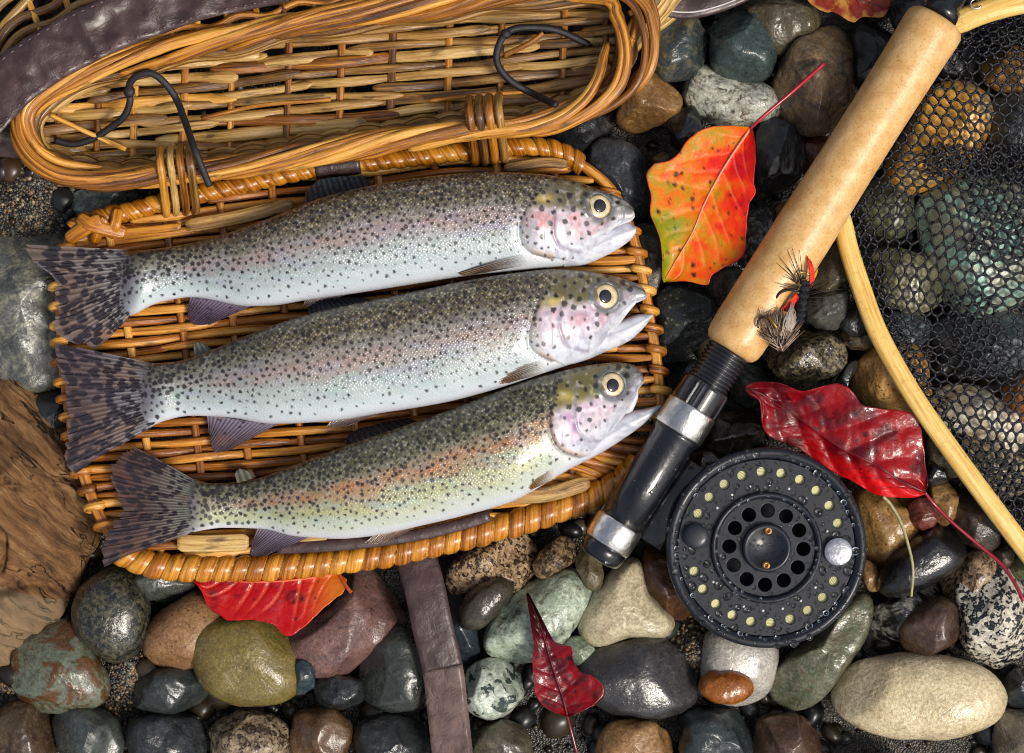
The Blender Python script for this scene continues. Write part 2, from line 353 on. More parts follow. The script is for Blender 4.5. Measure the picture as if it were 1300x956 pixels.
# ------------------------------------------------------------------ the river stones, one by one
HM = {}                         # tops of the stones, for draping the net
def poly_r(pts, c, th):
    """distance from c to the outline in the directions th"""
    R = np.zeros_like(th); n = len(pts); d = np.stack([np.cos(th), np.sin(th)], 1)
    for i in range(n):
        a = pts[i]-c; e = pts[(i+1) % n]-pts[i]
        den = d[:, 0]*e[1]-d[:, 1]*e[0]; den = np.where(np.abs(den) < 1e-9, 1e-9, den)
        t = (a[0]*e[1]-a[1]*e[0])/den; u = (a[0]*d[:, 1]-a[1]*d[:, 0])/den
        R = np.where((t > 0) & (u >= -1e-6) & (u <= 1+1e-6), np.maximum(R, t), R)
    return R
def stone_geo(pts, ztop, hz=None, e=.68, facets=6, rough=1.4, nt=72, nf=30, sig=2.0, seed=0, disp=None):
    rs = np.random.default_rng(seed+101)
    p = np.array(pts, float); w = p.max(0)-p.min(0)
    if hz is None: hz = min(.5*min(w), 46)
    zc = ztop-hz; q = np.array([P(x, y, zc+hz*.3)[:2] for x, y in p])
    c = q.mean(0)
    area = 0; cc = np.zeros(2)
    for i in range(len(q)):
        a, b2 = q[i], q[(i+1) % len(q)]; k = a[0]*b2[1]-a[1]*b2[0]; area += k; cc += (a+b2)*k
    c = cc/(3*area)
    th = np.linspace(0, 2*math.pi, nt, endpoint=False); R = poly_r(q, c, th)
    bad = R <= 0
    if bad.any(): R[bad] = np.median(R[~bad])
    k = np.exp(-.5*(np.arange(-8, 9)/sig)**2); k /= k.sum()
    R = np.convolve(np.concatenate([R[-8:], R, R[:8]]), k, 'same')[8:-8]*1.015
    ph = np.concatenate([np.linspace(-.5*math.pi, 0, nf//3, endpoint=False), np.linspace(0, .5*math.pi, nf-nf//3)])
    rad = np.cos(ph)**e; rad[0] = rad[-1] = 0.0; zz = np.sign(ph)*np.abs(np.sin(ph))**(.9+.3*(1-e))*hz
    tilt = (rs.random(2)-.5)*.22; size = math.sqrt(abs(area)/math.pi/2)
    V = []
    for r, z in zip(rad, zz):
        x = c[0]+R*r*np.cos(th); y = c[1]+R*r*np.sin(th)
        V.append(np.stack([x, y, np.full(nt, zc+z)], 1))
    V = np.vstack(V); ctr = np.array([c[0], c[1], zc]); d = V-ctr
    up = d[:, 2] > 0
    d[:, 2] += np.where(up, (d[:, 0]*tilt[0]+d[:, 1]*tilt[1])*(d[:, 2]/hz), 0)
    pre = d[:, :2].max(0)-d[:, :2].min(0)
    for f in range(facets):
        a = rs.random()*6.283; el = rs.uniform(.35, 1.35)
        nn = np.array([math.cos(a)*math.cos(el), math.sin(a)*math.cos(el), math.sin(el)])
        s_ = d@nn; lim = np.quantile(s_, rs.uniform(.80, .93)); d -= np.maximum(0, s_-lim)[:, None]*nn*.85
    L = np.linalg.norm(d, axis=1)[:, None]+1e-6; nrm = d/L; w_ = 0
    for o, (fr, am) in enumerate(((1.1, .05), (2.3, .03), (4.7, .014), (9.5, .007), (19, .004))):
        for k2 in range(3):
            kv = rs.normal(size=3)*fr/size; w_ = w_+am*rough*np.sin(d@kv+rs.random()*6.28)/1.6
    sc = np.array([1, 1, min(1, hz*1.6/size)])
    d = d+nrm*w_[:, None]*size*sc
    d[:, :2] *= 1.045*pre/(d[:, :2].max(0)-d[:, :2].min(0))
    # keep the height asked for
    d[:, 2] = np.where(d[:, 2] > 0, d[:, 2]*hz/max(d[:, 2].max(), 1e-6), d[:, 2])
    if disp is not None: d = disp(d+ctr)-ctr
    V = d+ctr
    for x, y, z in V[up][::1]:
        key = (int(x//8), int(y//8)); HM[key] = max(HM.get(key, 0), z)
    F = []
    nr = len(rad)
    for i in range(nr-1):
        for j in range(nt):
            j2 = (j+1) % nt; F.append((i*nt+j, i*nt+j2, (i+1)*nt+j2, (i+1)*nt+j))
    base = (c[0], c[1], zc-hz)
    return V, F, base
_seed = [0]
def stone(pts, ztop, mode, cols, label, mat=None, **kw):
    _seed[0] += 1
    if isinstance(pts, str): pts = [tuple(float(v) for v in t.split(',')) for t in pts.split()]
    mk = {k: kw.pop(k) for k in ('wet', 'gs', 'vs', 'th') if k in kw}
    V, F, base = stone_geo(pts, ztop, seed=_seed[0], **kw)
    g = Geo(); g.add(V, F)
    return tag(g.obj('river_stone', mat or stone_mat(mode, cols, **mk), loc=base), label, 'stone', 'river stones')
def ell(cx, cy, a, b_, rot=0, n=14, ex=1.0):
    r = math.radians(rot); o = []
    for i in range(n):
        t = 2*math.pi*i/n; x, y = a*math.cos(t), b_*math.sin(t)
        o.append((cx+x*math.cos(r)-y*math.sin(r), cy+x*math.sin(r)+y*math.cos(r)))
    return o
BLK = [(34, 35, 39), (24, 25, 28), (58, 60, 64)]; DKG = [(62, 66, 68), (44, 48, 50), (90, 94, 94)]; TEAL = [(80, 90, 92), (56, 64, 68), (120, 132, 130)]
OLV = [(120, 104, 66), (92, 80, 50), (160, 140, 90)]; TAN = [(176, 134, 86), (148, 106, 62), (110, 78, 48)]; BRN = [(106, 86, 64), (74, 60, 46), (140, 116, 86)]
GRN = [(150, 128, 98), (186, 164, 132), (58, 50, 42)]
ST = [
# --- between the basket, the orange leaf and the rod
("822,55 826,30 845,17 880,22 899,38 903,62 895,85 872,102 848,103 830,88 818,70", 60, 'blotch', [(62, 72, 74), (76, 86, 88), (130, 116, 80)], "blue-grey stone with a pale crystal crust, beside the basket's end", dict(th=.5, vs=26, facets=5)),
("905,24 918,13 945,13 961,20 973,42 984,68 976,96 958,102 930,100 908,88 900,60", 66, 'mottle', [(78, 94, 92), (60, 76, 76), (104, 116, 108)], "grey-green tapered stone resting on the white marbled stone", dict(facets=5, e=.7, wet=.8)),
("868,118 876,97 898,77 915,88 932,98 960,100 982,112 990,140 985,160 960,154 940,162 910,156 885,152 870,134", 46, 'vein', [(216, 214, 196), (180, 188, 172), (88, 68, 46)], "white marbled stone with brown veins under the red leaf stem", dict(vs=30)),
("780,150 796,105 818,78 842,105 868,131 850,150 815,168 790,162", 55, 'mottle', [(158, 116, 66), (128, 92, 52), (190, 156, 108)], "tan three-cornered stone beside the basket's end", dict(facets=4)),
("850,152 862,133 880,131 893,150 894,170 872,192 853,182", 52, 'mottle', BLK, "small black stone touching the top edge of the orange leaf", dict(wet=.9)),
("945,-5 1000,-14 1032,4 1048,26 1040,40 1010,52 995,72 975,68 962,40 950,18", 44, 'mottle', [(108, 98, 74), (86, 80, 62), (138, 128, 100)], "smooth olive-brown stone behind the grey-green tapered stone", dict(wet=.8)),
("1012,48 1040,35 1065,27 1083,45 1083,75 1088,120 1081,140 1050,165 1022,170 1000,150 984,130 985,100 998,70", 64, 'blotch', [(128, 108, 80), (92, 80, 66), (160, 128, 84)], "large brown ridged stone under the tip of the red leaf stem", dict(facets=8, e=.62, rough=1.7, th=.5)),
("1083,42 1100,27 1137,40 1142,80 1116,113 1095,117 1085,95", 48, 'mottle', BLK, "black stone between the brown ridged stone and the cork grip", dict(wet=.4)),
("1130,5 1165,-12 1178,18 1152,45 1136,34", 46, 'mottle', DKG, "dark grey stone behind the top of the cork grip", {}),
("1085,-20 1130,-25 1138,8 1120,28 1090,22", 20, 'mottle', BRN, "brown stone lying under the rusty leaf at the top edge", {}),
("955,170 975,151 1000,155 1020,172 1023,200 1000,237 975,258 958,240 954,205", 50, 'mottle', [(40, 41, 46), (30, 31, 35), (60, 62, 70)], "black smooth stone against the edge of the orange leaf", dict(wet=.9, facets=5)),
("740,200 756,183 780,176 808,182 827,204 827,238 822,268 800,280 765,262 745,232", 58, 'mottle', [(70, 74, 80), (54, 58, 64), (110, 118, 126)], "round charcoal stone beside the first trout's snout", dict(wet=.5)),
("695,175 732,146 760,141 779,160 782,180 755,188 720,198", 40, 'mottle', [(44, 46, 50), (34, 35, 38), (66, 70, 74)], "dark stone tucked under the basket's corner above the lid", dict(wet=.8)),
("806,284 825,274 838,295 842,330 837,362 820,374 808,352", 44, 'mottle', [(92, 84, 68), (74, 68, 56), (112, 102, 84)], "brown-grey stone between the lid edge and the orange leaf", dict(wet=.3)),
("826,202 840,193 857,198 852,212 834,214", 30, 'mottle', OLV, "small olive pebble peeking above the orange leaf", {}),
("946,268 962,260 976,270 980,298 971,327 952,341 936,332 938,300", 44, 'granite', [(90, 92, 92), (148, 150, 146), (44, 46, 48)], "grey mottled stone between the orange leaf and the cork grip", dict(gs=7)),
("985,262 1008,255 1018,280 998,302 984,288", 30, 'mottle', TAN, "tan stone half hidden under the cork grip", {}),
("1010,180 1045,170 1060,190 1035,225 1010,215", 26, 'mottle', [(120, 66, 40), (80, 48, 34), (60, 40, 30)], "rusty dark stone between the black stone and the cork grip", {}),
("902,348 930,337 955,346 950,374 930,394 910,388 897,367", 46, 'mottle', [(104, 96, 86), (80, 74, 68), (134, 126, 112)], "grey-brown stone below the orange leaf's lower corner", {}),
("828,382 843,369 866,363 894,369 914,392 908,420 880,447 855,464 838,457 832,422", 56, 'speck', [(66, 74, 70), (50, 56, 56), (150, 140, 104)], "dark green-grey speckled boulder between the lid and the cork grip", dict(wet=.6, gs=9)),
("848,470 876,455 898,464 893,492 868,524 850,512", 32, 'mottle', [(62, 72, 70), (44, 52, 52), (88, 96, 92)], "dark green stone beside the rod's screw thread", {}),
("903,527 930,520 964,532 968,556 942,574 905,582 888,562", 38, 'mottle', [(66, 58, 48), (46, 40, 36), (96, 84, 66)], "rugged dark brown stone between the reel seat and the reel", dict(facets=6, rough=2, wet=.8)),
("872,582 900,570 920,590 900,615 876,606", 36, 'mottle', BRN, "brown wet stone in the gap beside the reel's upper edge", dict(wet=.8)),
("978,452 1003,417 1032,417 1064,428 1080,448 1075,467 1051,476 1025,487 996,479 979,464", 56, 'granite', [(96, 90, 68), (142, 130, 96), (48, 46, 40)], "speckled olive granite stone below the tan fishing fly", dict(gs=5.5, wet=.7)),
("930,470 960,462 985,478 980,500 950,520 930,505", 30, 'mottle', [(76, 84, 76), (56, 62, 58), (100, 106, 94)], "mossy grey stone under the end of the cork grip", {}),
("1020,385 1042,372 1066,365 1080,368 1071,405 1063,419 1037,413 1022,404", 52, 'mottle', [(98, 98, 92), (80, 80, 76), (118, 118, 110)], "plain grey stone behind the black fishing fly", dict(wet=.2)),
("1045,325 1062,305 1077,325 1082,352 1064,369 1042,376 1030,357", 48, 'mottle', [(102, 94, 70), (80, 74, 58), (128, 118, 90)], "olive-brown stone between the cork grip and the net hoop", {}),
("1066,402 1084,390 1106,396 1108,424 1085,428 1068,417", 46, 'mottle', [(76, 80, 82), (60, 64, 66), (98, 102, 104)], "small slate-grey stone against the net hoop", dict(wet=.5)),
("1066,416 1085,424 1108,424 1107,440 1085,444 1068,432", 36, 'blotch', [(150, 124, 84), (70, 70, 66), (96, 84, 62)], "tan and grey stone below the small slate-grey stone", {}),
("1078,490 1090,460 1108,440 1137,428 1163,442 1175,470 1174,510 1167,546 1140,532 1107,519 1085,507", 60, 'speck', [(176, 136, 80), (150, 112, 62), (92, 66, 38)], "large ochre boulder lying under the net hoop beside the wet red leaf", dict(vs=22, facets=4)),
("1058,490 1075,462 1094,452 1080,482 1072,504", 34, 'mottle', DKG, "dark wedge of stone beside the large ochre boulder", {}),
("1178,562 1192,550 1216,588 1220,606 1200,602 1182,584", 48, 'mottle', [(134, 126, 98), (112, 106, 84), (150, 140, 110)], "olive-grey stone tucked beneath the net hoop", {}),
("1174,572 1185,582 1204,598 1202,613 1183,620 1172,606", 46, 'mottle', BLK, "small glossy black stone between the wet red leaf and the hoop", dict(wet=1)),
# --- lower right
("1082,622 1130,618 1162,634 1178,660 1162,688 1122,722 1100,718 1096,672 1088,642", 40, 'speck', [(186, 146, 84), (166, 122, 66), (96, 72, 44)], "ochre freckled stone under the wet red leaf beside the reel", dict(gs=7)),
("1183,620 1205,607 1217,625 1214,657 1195,668 1179,648", 38, 'speck', [(182, 142, 86), (150, 110, 62), (96, 72, 44)], "smaller ochre stone right under the red leaf stalk", dict(gs=7)),
("1152,640 1165,631 1185,634 1193,655 1186,669 1168,676 1155,661", 50, 'mottle', [(136, 70, 54), (118, 58, 46), (150, 88, 70)], "flat brick-red stone beside the red leaf stalk", dict(e=.55, wet=.3)),
("1213,620 1235,623 1262,660 1274,692 1247,700 1225,688 1210,662", 46, 'mottle', [(84, 70, 52), (64, 54, 42), (110, 92, 68)], "brown stone between the red leaf stalk and the net hoop", dict(wet=.6)),
("1115,738 1134,705 1175,674 1203,665 1225,686 1229,704 1213,727 1181,746 1136,759 1117,754", 66, 'mottle', [(44, 42, 44), (34, 32, 35), (60, 56, 54)], "long glossy black pebble under the dry grass stem", dict(wet=1, facets=1, rough=.6)),
("1097,802 1116,776 1148,753 1190,738 1211,755 1197,777 1160,802 1150,822 1125,827 1102,819", 42, 'vein', [(54, 54, 56), (42, 42, 45), (190, 186, 176)], "dark stone with a pale streak below the long black pebble", dict(wet=.7, vs=60)),
("1142,814 1150,788 1174,765 1193,758 1216,774 1224,792 1210,818 1181,835 1158,833", 62, 'mottle', [(100, 76, 60), (82, 62, 50), (124, 98, 76)], "round chocolate-brown pebble in front of the dark stone", dict(wet=.6, facets=2)),
("1217,742 1235,720 1272,718 1302,730 1322,770 1314,822 1292,847 1272,850 1242,840 1223,812 1216,768", 60, 'granite', [(196, 190, 172), (222, 216, 198), (34, 38, 42)], "black and white speckled granite stone by the red leaf stalk's end", dict(gs=6.5, th=.62)),
("1196,735 1226,702 1257,697 1282,712 1250,748 1228,790 1232,828 1206,834 1196,802 1212,775", 38, 'granite', [(166, 136, 104), (190, 162, 130), (96, 74, 56)], "rough pinkish-tan stone behind the granite stone", dict(gs=5)),
("1253,700 1275,690 1292,705 1287,724 1265,722", 40, 'mottle', BRN, "small brown stone squeezed under the red leaf stalk", {}),
("1283,715 1295,703 1318,712 1314,737 1290,734", 46, 'mottle', [(112, 118, 66), (90, 98, 58), (130, 132, 84)], "small moss-green pebble beside the net hoop's lower end", {}),
(ell(1168, 885, 112, 53, 2), 70, 'mottle', [(222, 204, 166), (206, 186, 146), (186, 160, 116)], "big smooth cream boulder at the bottom beside the granite", dict(facets=1, rough=.5, wet=.3, vs=60)),
("1272,862 1292,849 1322,852 1325,895 1282,898", 36, 'mottle', [(52, 60, 66), (40, 46, 52), (74, 80, 84)], "dark blue stone below the speckled granite stone", {}),
("1085,742 1102,744 1120,763 1106,786 1093,816 1071,843 1042,878 1005,900 976,884 984,862 1004,836 1035,808", 52, 'blotch', [(104, 110, 84), (128, 128, 104), (110, 82, 70)], "mossy green-brown slab stone below the reel", dict(vs=14, e=.66, wet=.8, facets=4)),
("1096,708 1113,722 1120,752 1105,750 1094,730", 32, 'mottle', TAN, "tan sliver of stone between the reel and the long black pebble", {}),
("900,800 893,835 893,862 902,886 940,896 976,880 984,850 990,822 965,800 925,794", 50, 'mottle', [(184, 178, 168), (166, 162, 156), (204, 198, 188)], "milky white quartz pebble under the reel's bottom edge", dict(facets=1, wet=.8, rough=.5)),
(ell(921, 872, 35, 21, 3), 66, 'mottle', [(186, 112, 34), (160, 86, 22), (120, 60, 18)], "small amber-orange pebble in front of the milky quartz", dict(wet=.8, facets=0)),
("736,845 766,821 804,807 842,811 862,830 880,862 882,892 832,908 780,902 742,886 728,864", 58, 'mottle', [(76, 74, 74), (60, 58, 60), (94, 92, 90)], "wide dark grey stone below the cream forked stone", dict(wet=.9, facets=3)),
("736,789 743,773 763,745 779,726 812,706 817,736 821,753 841,774 860,789 844,813 826,808 793,810 759,824 741,812", 52, 'mottle', [(206, 194, 160), (190, 176, 142), (164, 140, 104)], "cream stone forked like a Y under the rod's butt", dict(sig=1.2, e=.6, facets=1, rough=.6, vs=20)),
("818,700 845,684 875,740 885,792 858,790 840,774 822,752 816,728", 38, 'mottle', [(112, 74, 44), (84, 56, 38), (70, 48, 36)], "reddish-brown wet stone between the cream forked stone and the reel", dict(wet=.8)),
("609,823 618,794 635,770 671,745 708,727 731,724 744,740 755,750 737,782 717,814 690,832 673,843 647,843 622,834", 56, 'blotch', [(164, 180, 158), (186, 198, 178), (96, 84, 58)], "large pale green stone behind the tip of the dark red leaf", dict(vs=26, wet=.7, facets=3)),
(ell(626, 874, 40, 38), 56, 'granite', [(172, 182, 166), (196, 204, 190), (74, 88, 84)], "round pale stone blotched dark green, beside the strap's end", dict(gs=12)),
("580,790 587,765 605,745 632,731 651,738 652,753 635,776 613,798 593,803", 68, 'mottle', [(84, 76, 64), (68, 62, 54), (104, 94, 80)], "dark grey-brown oval pebble beside the leather strap", dict(facets=0, rough=.4, wet=.9)),
("568,747 571,715 608,696 650,680 673,678 681,693 679,733 655,752 620,760 590,759", 48, 'granite', [(164, 132, 98), (196, 166, 130), (70, 56, 44)], "pinkish granite stone under the lid's wrapped rim", dict(gs=5)),
("675,719 686,698 715,680 731,689 728,712 706,726 687,738", 50, 'granite', [(140, 114, 82), (166, 140, 104), (72, 60, 46)], "small brown stone between the pink granite and the rod's butt", dict(gs=6, facets=5)),
("729,708 739,697 760,708 766,729 760,748 746,748 732,724", 46, 'speck', [(130, 120, 88), (110, 100, 72), (66, 58, 42)], "small olive egg-shaped pebble next to the rod's end cap", {}),
("716,815 735,809 759,825 742,842 736,850 722,836", 36, 'mottle', [(150, 164, 138), (128, 142, 120), (100, 104, 80)], "little pale green pebble beside the dark red leaf", {}),
("560,718 580,755 602,800 610,832 590,850 568,824", 30, 'mottle', [(62, 74, 82), (48, 58, 66), (84, 94, 98)], "dark slate stone below the oval pebble by the strap", dict(wet=.8)),
("452,852 466,826 485,808 515,792 530,810 540,860 532,896 490,905 456,886", 48, 'mottle', [(76, 82, 76), (60, 66, 62), (94, 98, 90)], "grey-green stone touching the leather strap below the mauve stone", dict(wet=1, facets=2)),
("362,811 400,780 427,745 437,720 480,716 512,732 520,768 516,790 486,808 465,829 449,857 402,862 385,848 370,832", 54, 'speck', [(142, 104, 96), (118, 88, 86), (96, 78, 80)], "big mauve-red stone below the lid's rim", dict(gs=9, vs=24, facets=4, e=.66)),
("240,818 248,799 279,789 325,781 347,790 363,808 378,852 380,878 352,894 300,896 260,876 244,840", 74, 'speck', [(148, 130, 70), (124, 108, 56), (176, 140, 74)], "large glossy olive pebble in front of the tan pebble", dict(wet=1, facets=2, rough=.5, e=.7)),
("179,822 186,799 204,778 247,751 270,756 290,784 288,815 268,838 242,846 219,849 195,841", 58, 'speck', [(176, 134, 92), (154, 110, 72), (104, 78, 52)], "orange-tan pebble under the edge of the scarlet leaf", dict(facets=1, rough=.6, wet=.4)),
("90,778 102,748 132,724 160,724 184,754 188,780 180,819 150,843 126,836 98,806", 66, 'granite', [(76, 76, 62), (104, 98, 76), (40, 42, 40)], "round dark speckled boulder in front of the driftwood", dict(gs=4.5, wet=.7, facets=0, rough=.5)),
("155,718 185,706 240,722 250,745 212,768 190,764 170,742", 40, 'mottle', [(100, 104, 96), (82, 86, 82), (120, 122, 112)], "grey-green stone half under the lid's lower corner", {}),
("15,843 32,818 55,798 79,784 95,798 134,858 134,892 80,905 30,900 13,868", 56, 'blotch', [(116, 78, 40), (122, 132, 112), (88, 76, 50)], "rust and teal striped stone below the driftwood", dict(vs=50, th=.48, facets=4)),
("163,872 195,847 240,849 268,872 258,905 190,908", 44, 'mottle', [(70, 76, 74), (54, 60, 60), (94, 98, 92)], "dark teal stone below the orange-tan pebble", {}),
("371,843 385,834 399,845 400,872 380,884 372,866", 54, 'mottle', [(50, 70, 78), (38, 54, 62), (90, 104, 108)], "small teal-black pebble beside the olive pebble", dict(wet=1)),
("396,862 430,855 457,864 462,895 410,900", 38, 'mottle', DKG, "dark stone at the bottom below the mauve-red stone", {}),
# --- left
("-30,305 25,286 68,289 97,312 97,400 91,470 66,488 0,489 -35,470", 58, 'vein', [(112, 114, 112), (78, 81, 82), (150, 148, 128)], "huge grey-green veined boulder under the first trout's tail", dict(wet=.6, vs=50, facets=5, e=.6, nt=96)),
("90,247 120,237 170,238 190,260 140,278 104,270", 40, 'vein', [(104, 118, 116), (80, 94, 94), (160, 166, 158)], "teal veined stone between the basket and the lid's corner", {}),
("42,500 85,494 100,540 78,564 48,534", 40, 'mottle', DKG, "dark stone in the gap between the driftwood and the second tail", {}),
# --- under the net
("1122,225 1150,168 1182,112 1215,99 1246,104 1260,125 1264,150 1247,187 1215,217 1170,238 1135,240", 66, 'blotch', [(182, 132, 58), (140, 122, 94), (206, 154, 76)], "ochre boulder seen through the net beside the cork grip", dict(vs=44, th=.56, facets=2)),
("1248,75 1280,58 1320,62 1322,112 1270,118 1250,97", 52, 'mottle', [(140, 110, 62), (112, 88, 52), (160, 128, 78)], "brown stone under the net near the hoop's upper end", {}),
("1258,128 1290,120 1325,128 1325,200 1280,208 1256,180", 48, 'mottle', DKG, "dark grey stone under the net beside the ochre boulder", {}),
("1165,40 1200,45 1240,52 1246,92 1215,98 1185,90", 34, 'mottle', BLK, "black stone under the net below the hoop's upper end", {}),
("1172,255 1215,228 1280,222 1330,230 1340,340 1310,392 1250,400 1195,380 1168,330", 74, 'blotch', [(132, 136, 122), (120, 158, 146), (150, 132, 112)], "big grey-green boulder bulging up under the net", dict(vs=28, facets=3, e=.85, nt=96)),
("1090,240 1125,225 1168,240 1172,285 1140,305 1100,290", 46, 'mottle', [(104, 108, 84), (84, 88, 72), (120, 122, 96)], "olive-grey stone under the net where the hoop meets the grip", {}),
("1100,325 1140,312 1185,330 1205,372 1165,400 1120,385", 52, 'mottle', [(138, 134, 106), (112, 110, 90), (156, 150, 118)], "pale olive stone under the net beside the hoop's curve", {}),
("1108,402 1145,396 1182,405 1185,440 1150,450 1120,432", 42, 'mottle', [(86, 96, 104), (66, 74, 80), (120, 128, 134)], "bluish stone under the net below the pale olive stone", {}),
("1180,415 1225,398 1290,402 1315,440 1280,478 1215,480 1185,455", 50, 'mottle', [(74, 82, 84), (58, 66, 68), (98, 104, 102)], "slate stone under the net below the big bulging boulder", {}),
("1178,515 1200,492 1240,488 1285,520 1320,560 1300,580 1245,560 1200,545", 64, 'mottle', [(212, 200, 176), (188, 172, 144), (160, 130, 92)], "pale cream stone under the net near the hoop", dict(wet=.2)),
("1195,560 1245,562 1300,584 1325,610 1280,640 1235,618", 50, 'mottle', [(160, 146, 118), (128, 118, 98), (180, 166, 138)], "grey-beige stone under the net below the cream stone", {}),
("1270,495 1300,478 1325,490 1322,540 1290,532", 54, 'mottle', [(156, 100, 46), (126, 80, 40), (176, 120, 62)], "rusty orange stone under the net beside the cream stone", {}),
("1240,625 1280,645 1325,630 1325,690 1290,690", 38, 'mottle', [(70, 76, 62), (54, 58, 50), (90, 94, 76)], "dark moss-coloured stone under the net at the hoop's lower end", {}),
# --- the bottom row
("-10,905 30,892 62,908 70,950 40,985 -15,980", 50, 'mottle', BRN, "brown stone at the bottom edge below the striped stone", {}),
("68,912 110,896 150,912 160,955 120,985 78,970", 52, 'mottle', [(90, 96, 92), (72, 78, 76), (110, 114, 106)], "grey stone at the bottom edge between brown and slate neighbours", {}),
("158,918 205,905 250,915 262,960 215,985 170,970", 46, 'mottle', DKG, "dark slate stone at the bottom edge under the dark teal stone", {}),
("262,915 310,902 352,910 372,950 330,985 275,975", 56, 'granite', [(150, 130, 104), (176, 156, 126), (80, 66, 52)], "speckled beige stone at the bottom edge under the olive pebble", dict(gs=6)),
("372,905 420,902 448,925 440,975 390,985 368,950", 50, 'mottle', [(128, 96, 66), (104, 78, 54), (150, 118, 82)], "brown pebble at the bottom edge left of the strap's stones", {}),
("448,925 490,908 536,915 548,970 500,990 452,975", 44, 'mottle', [(58, 62, 64), (44, 48, 50), (80, 84, 84)], "charcoal stone at the bottom edge touching the strap", {}),
("605,930 640,915 672,925 680,975 640,990 600,975", 48, 'mottle', [(120, 112, 92), (96, 90, 76), (142, 132, 108)], "olive-grey stone at the bottom edge beside the strap's end", {}),
("775,915 830,912 862,940 850,985 790,990 760,955", 52, 'mottle', TAN, "tan stone at the bottom edge below the wide dark stone", {}),
("872,910 915,900 955,905 962,960 910,985 868,960", 50, 'mottle', [(66, 76, 78), (50, 60, 62), (90, 98, 98)], "dark teal stone at the bottom edge below the amber pebble", {}),
("962,910 1010,905 1048,925 1050,975 1000,990 958,970", 46, 'mottle', [(112, 84, 64), (88, 66, 52), (130, 104, 80)], "chestnut stone at the bottom edge below the mossy slab", {}),
("1060,962 1120,958 1160,965 1165,1000 1060,1000", 40, 'mottle', DKG, "dark stone peeking out under the big cream boulder", {}),
("1275,905 1325,902 1335,960 1300,985 1262,955", 48, 'mottle', [(146, 136, 116), (118, 110, 96), (164, 154, 132)], "grey-beige stone at the bottom edge beside the cream boulder", {}),
]
for pts, zt, mode, cols, label, kw in ST:
    if 'under the net' in label or 'through the net' in label: cols = [tuple(min(245, v*1.28) for v in c) for c in cols]  # stone colours lightened to offset the dimming by the net above
    stone(pts, zt, mode, cols, label, **kw)

# heights under the net
hx0, hy0, hn, hm = -100, -90, 60, 140
def hm_grid(x0, x1, y0, y1, st=8):
    xs = np.arange(x0, x1, st); ys = np.arange(y0, y1, st); G = np.zeros((len(xs), len(ys)))
    for i, x in enumerate(xs):
        for j, y in enumerate(ys): G[i, j] = HM.get((int(x//8), int(y//8)), 6)
    for _ in range(2):
        G2 = G.copy()
        for dx in (-1, 0, 1):
            for dy in (-1, 0, 1): G2 = np.maximum(G2, np.roll(np.roll(G, dx, 0), dy, 1))
        G = G2
    for _ in range(3):
        G = (G+np.roll(G, 1, 0)+np.roll(G, -1, 0)+np.roll(G, 1, 1)+np.roll(G, -1, 1))/5
    return xs, ys, G
# pebbles that carry the river bed on past the edges of the picture
b = NB('pebble_bed'); v = b.px(9.1); n1 = b.noise(v, 1/20.0, 5, .6); n2 = b.noise(v, 1/3.0, 3, .6)
pc = b.mix(b.ramp(n1, [(.4, 0.0), (.62, .7)]), b.attr('col', 'Color'), C(46, 46, 44)); pc = b.mix(.4, pc, b.ramp(n2, [(.32, .2), (.62, 1.0)]), 'MULTIPLY')
b.bs(Base_Color=pc, Roughness=.35, Normal=b.bump(b.math('ADD', n1, n2), .6, 1.5), Coat_Weight=.4, Coat_Roughness=.08)
g = Geo(); rp_ = random.Random(12); done = []
ppal = Cn([(92, 84, 70), (70, 72, 72), (120, 98, 70), (54, 56, 60), (96, 92, 84), (140, 126, 100), (84, 70, 58), (62, 70, 68)])
U, W_ = np.meshgrid(np.linspace(0, 2*math.pi, 20, endpoint=False), np.linspace(-.5, .5, 11)*math.pi, indexing='ij')
SV = np.stack([np.cos(W_)**.8*np.cos(U), np.cos(W_)**.8*np.sin(U), np.sign(W_)*np.abs(np.sin(W_))**1.1], -1)
SF = [(i*11+j, ((i+1) % 20)*11+j, ((i+1) % 20)*11+j+1, i*11+j+1) for i in range(20) for j in range(10)]
for _ in range(9000):
    x, y = rp_.uniform(-560, 1860), rp_.uniform(-520, 1480); r = rp_.uniform(20, 58)
    if -55-r < x < 1352+r and -45-r < y < 1000+r: continue
    if any((x-a)**2+(y-c)**2 < (.86*(r+q))**2 for a, c, q in done): continue
    done.append((x, y, r))
    if len(done) > 420: break
    q = SV.reshape(-1, 3)*np.array([r, r*rp_.uniform(.6, .95), r*rp_.uniform(.45, .7)]); k = rp_.random()*50
    q = q*(1+.22*(fbm(q[:, 0]/r*1.3+k, q[:, 1]/r*1.3+q[:, 2]/r, 3, 3)-.5))[:, None]; a = rp_.random()*6.28; c, s_ = math.cos(a), math.sin(a)
    q = q@np.array([[c, s_, 0], [-s_, c, 0], [0, 0, 1]]); g.add(q+np.array([x-650, -(y-478), rp_.uniform(0, 18)]), SF, col=np.append(ppal[rp_.randrange(8)]*rp_.uniform(.5, 1.1), 1))
tag(g.obj('pebble_bed', b.m, loc=(0, 0, 0)), 'bed of wet river pebbles running on around the catch', 'pebbles', kind='stuff')
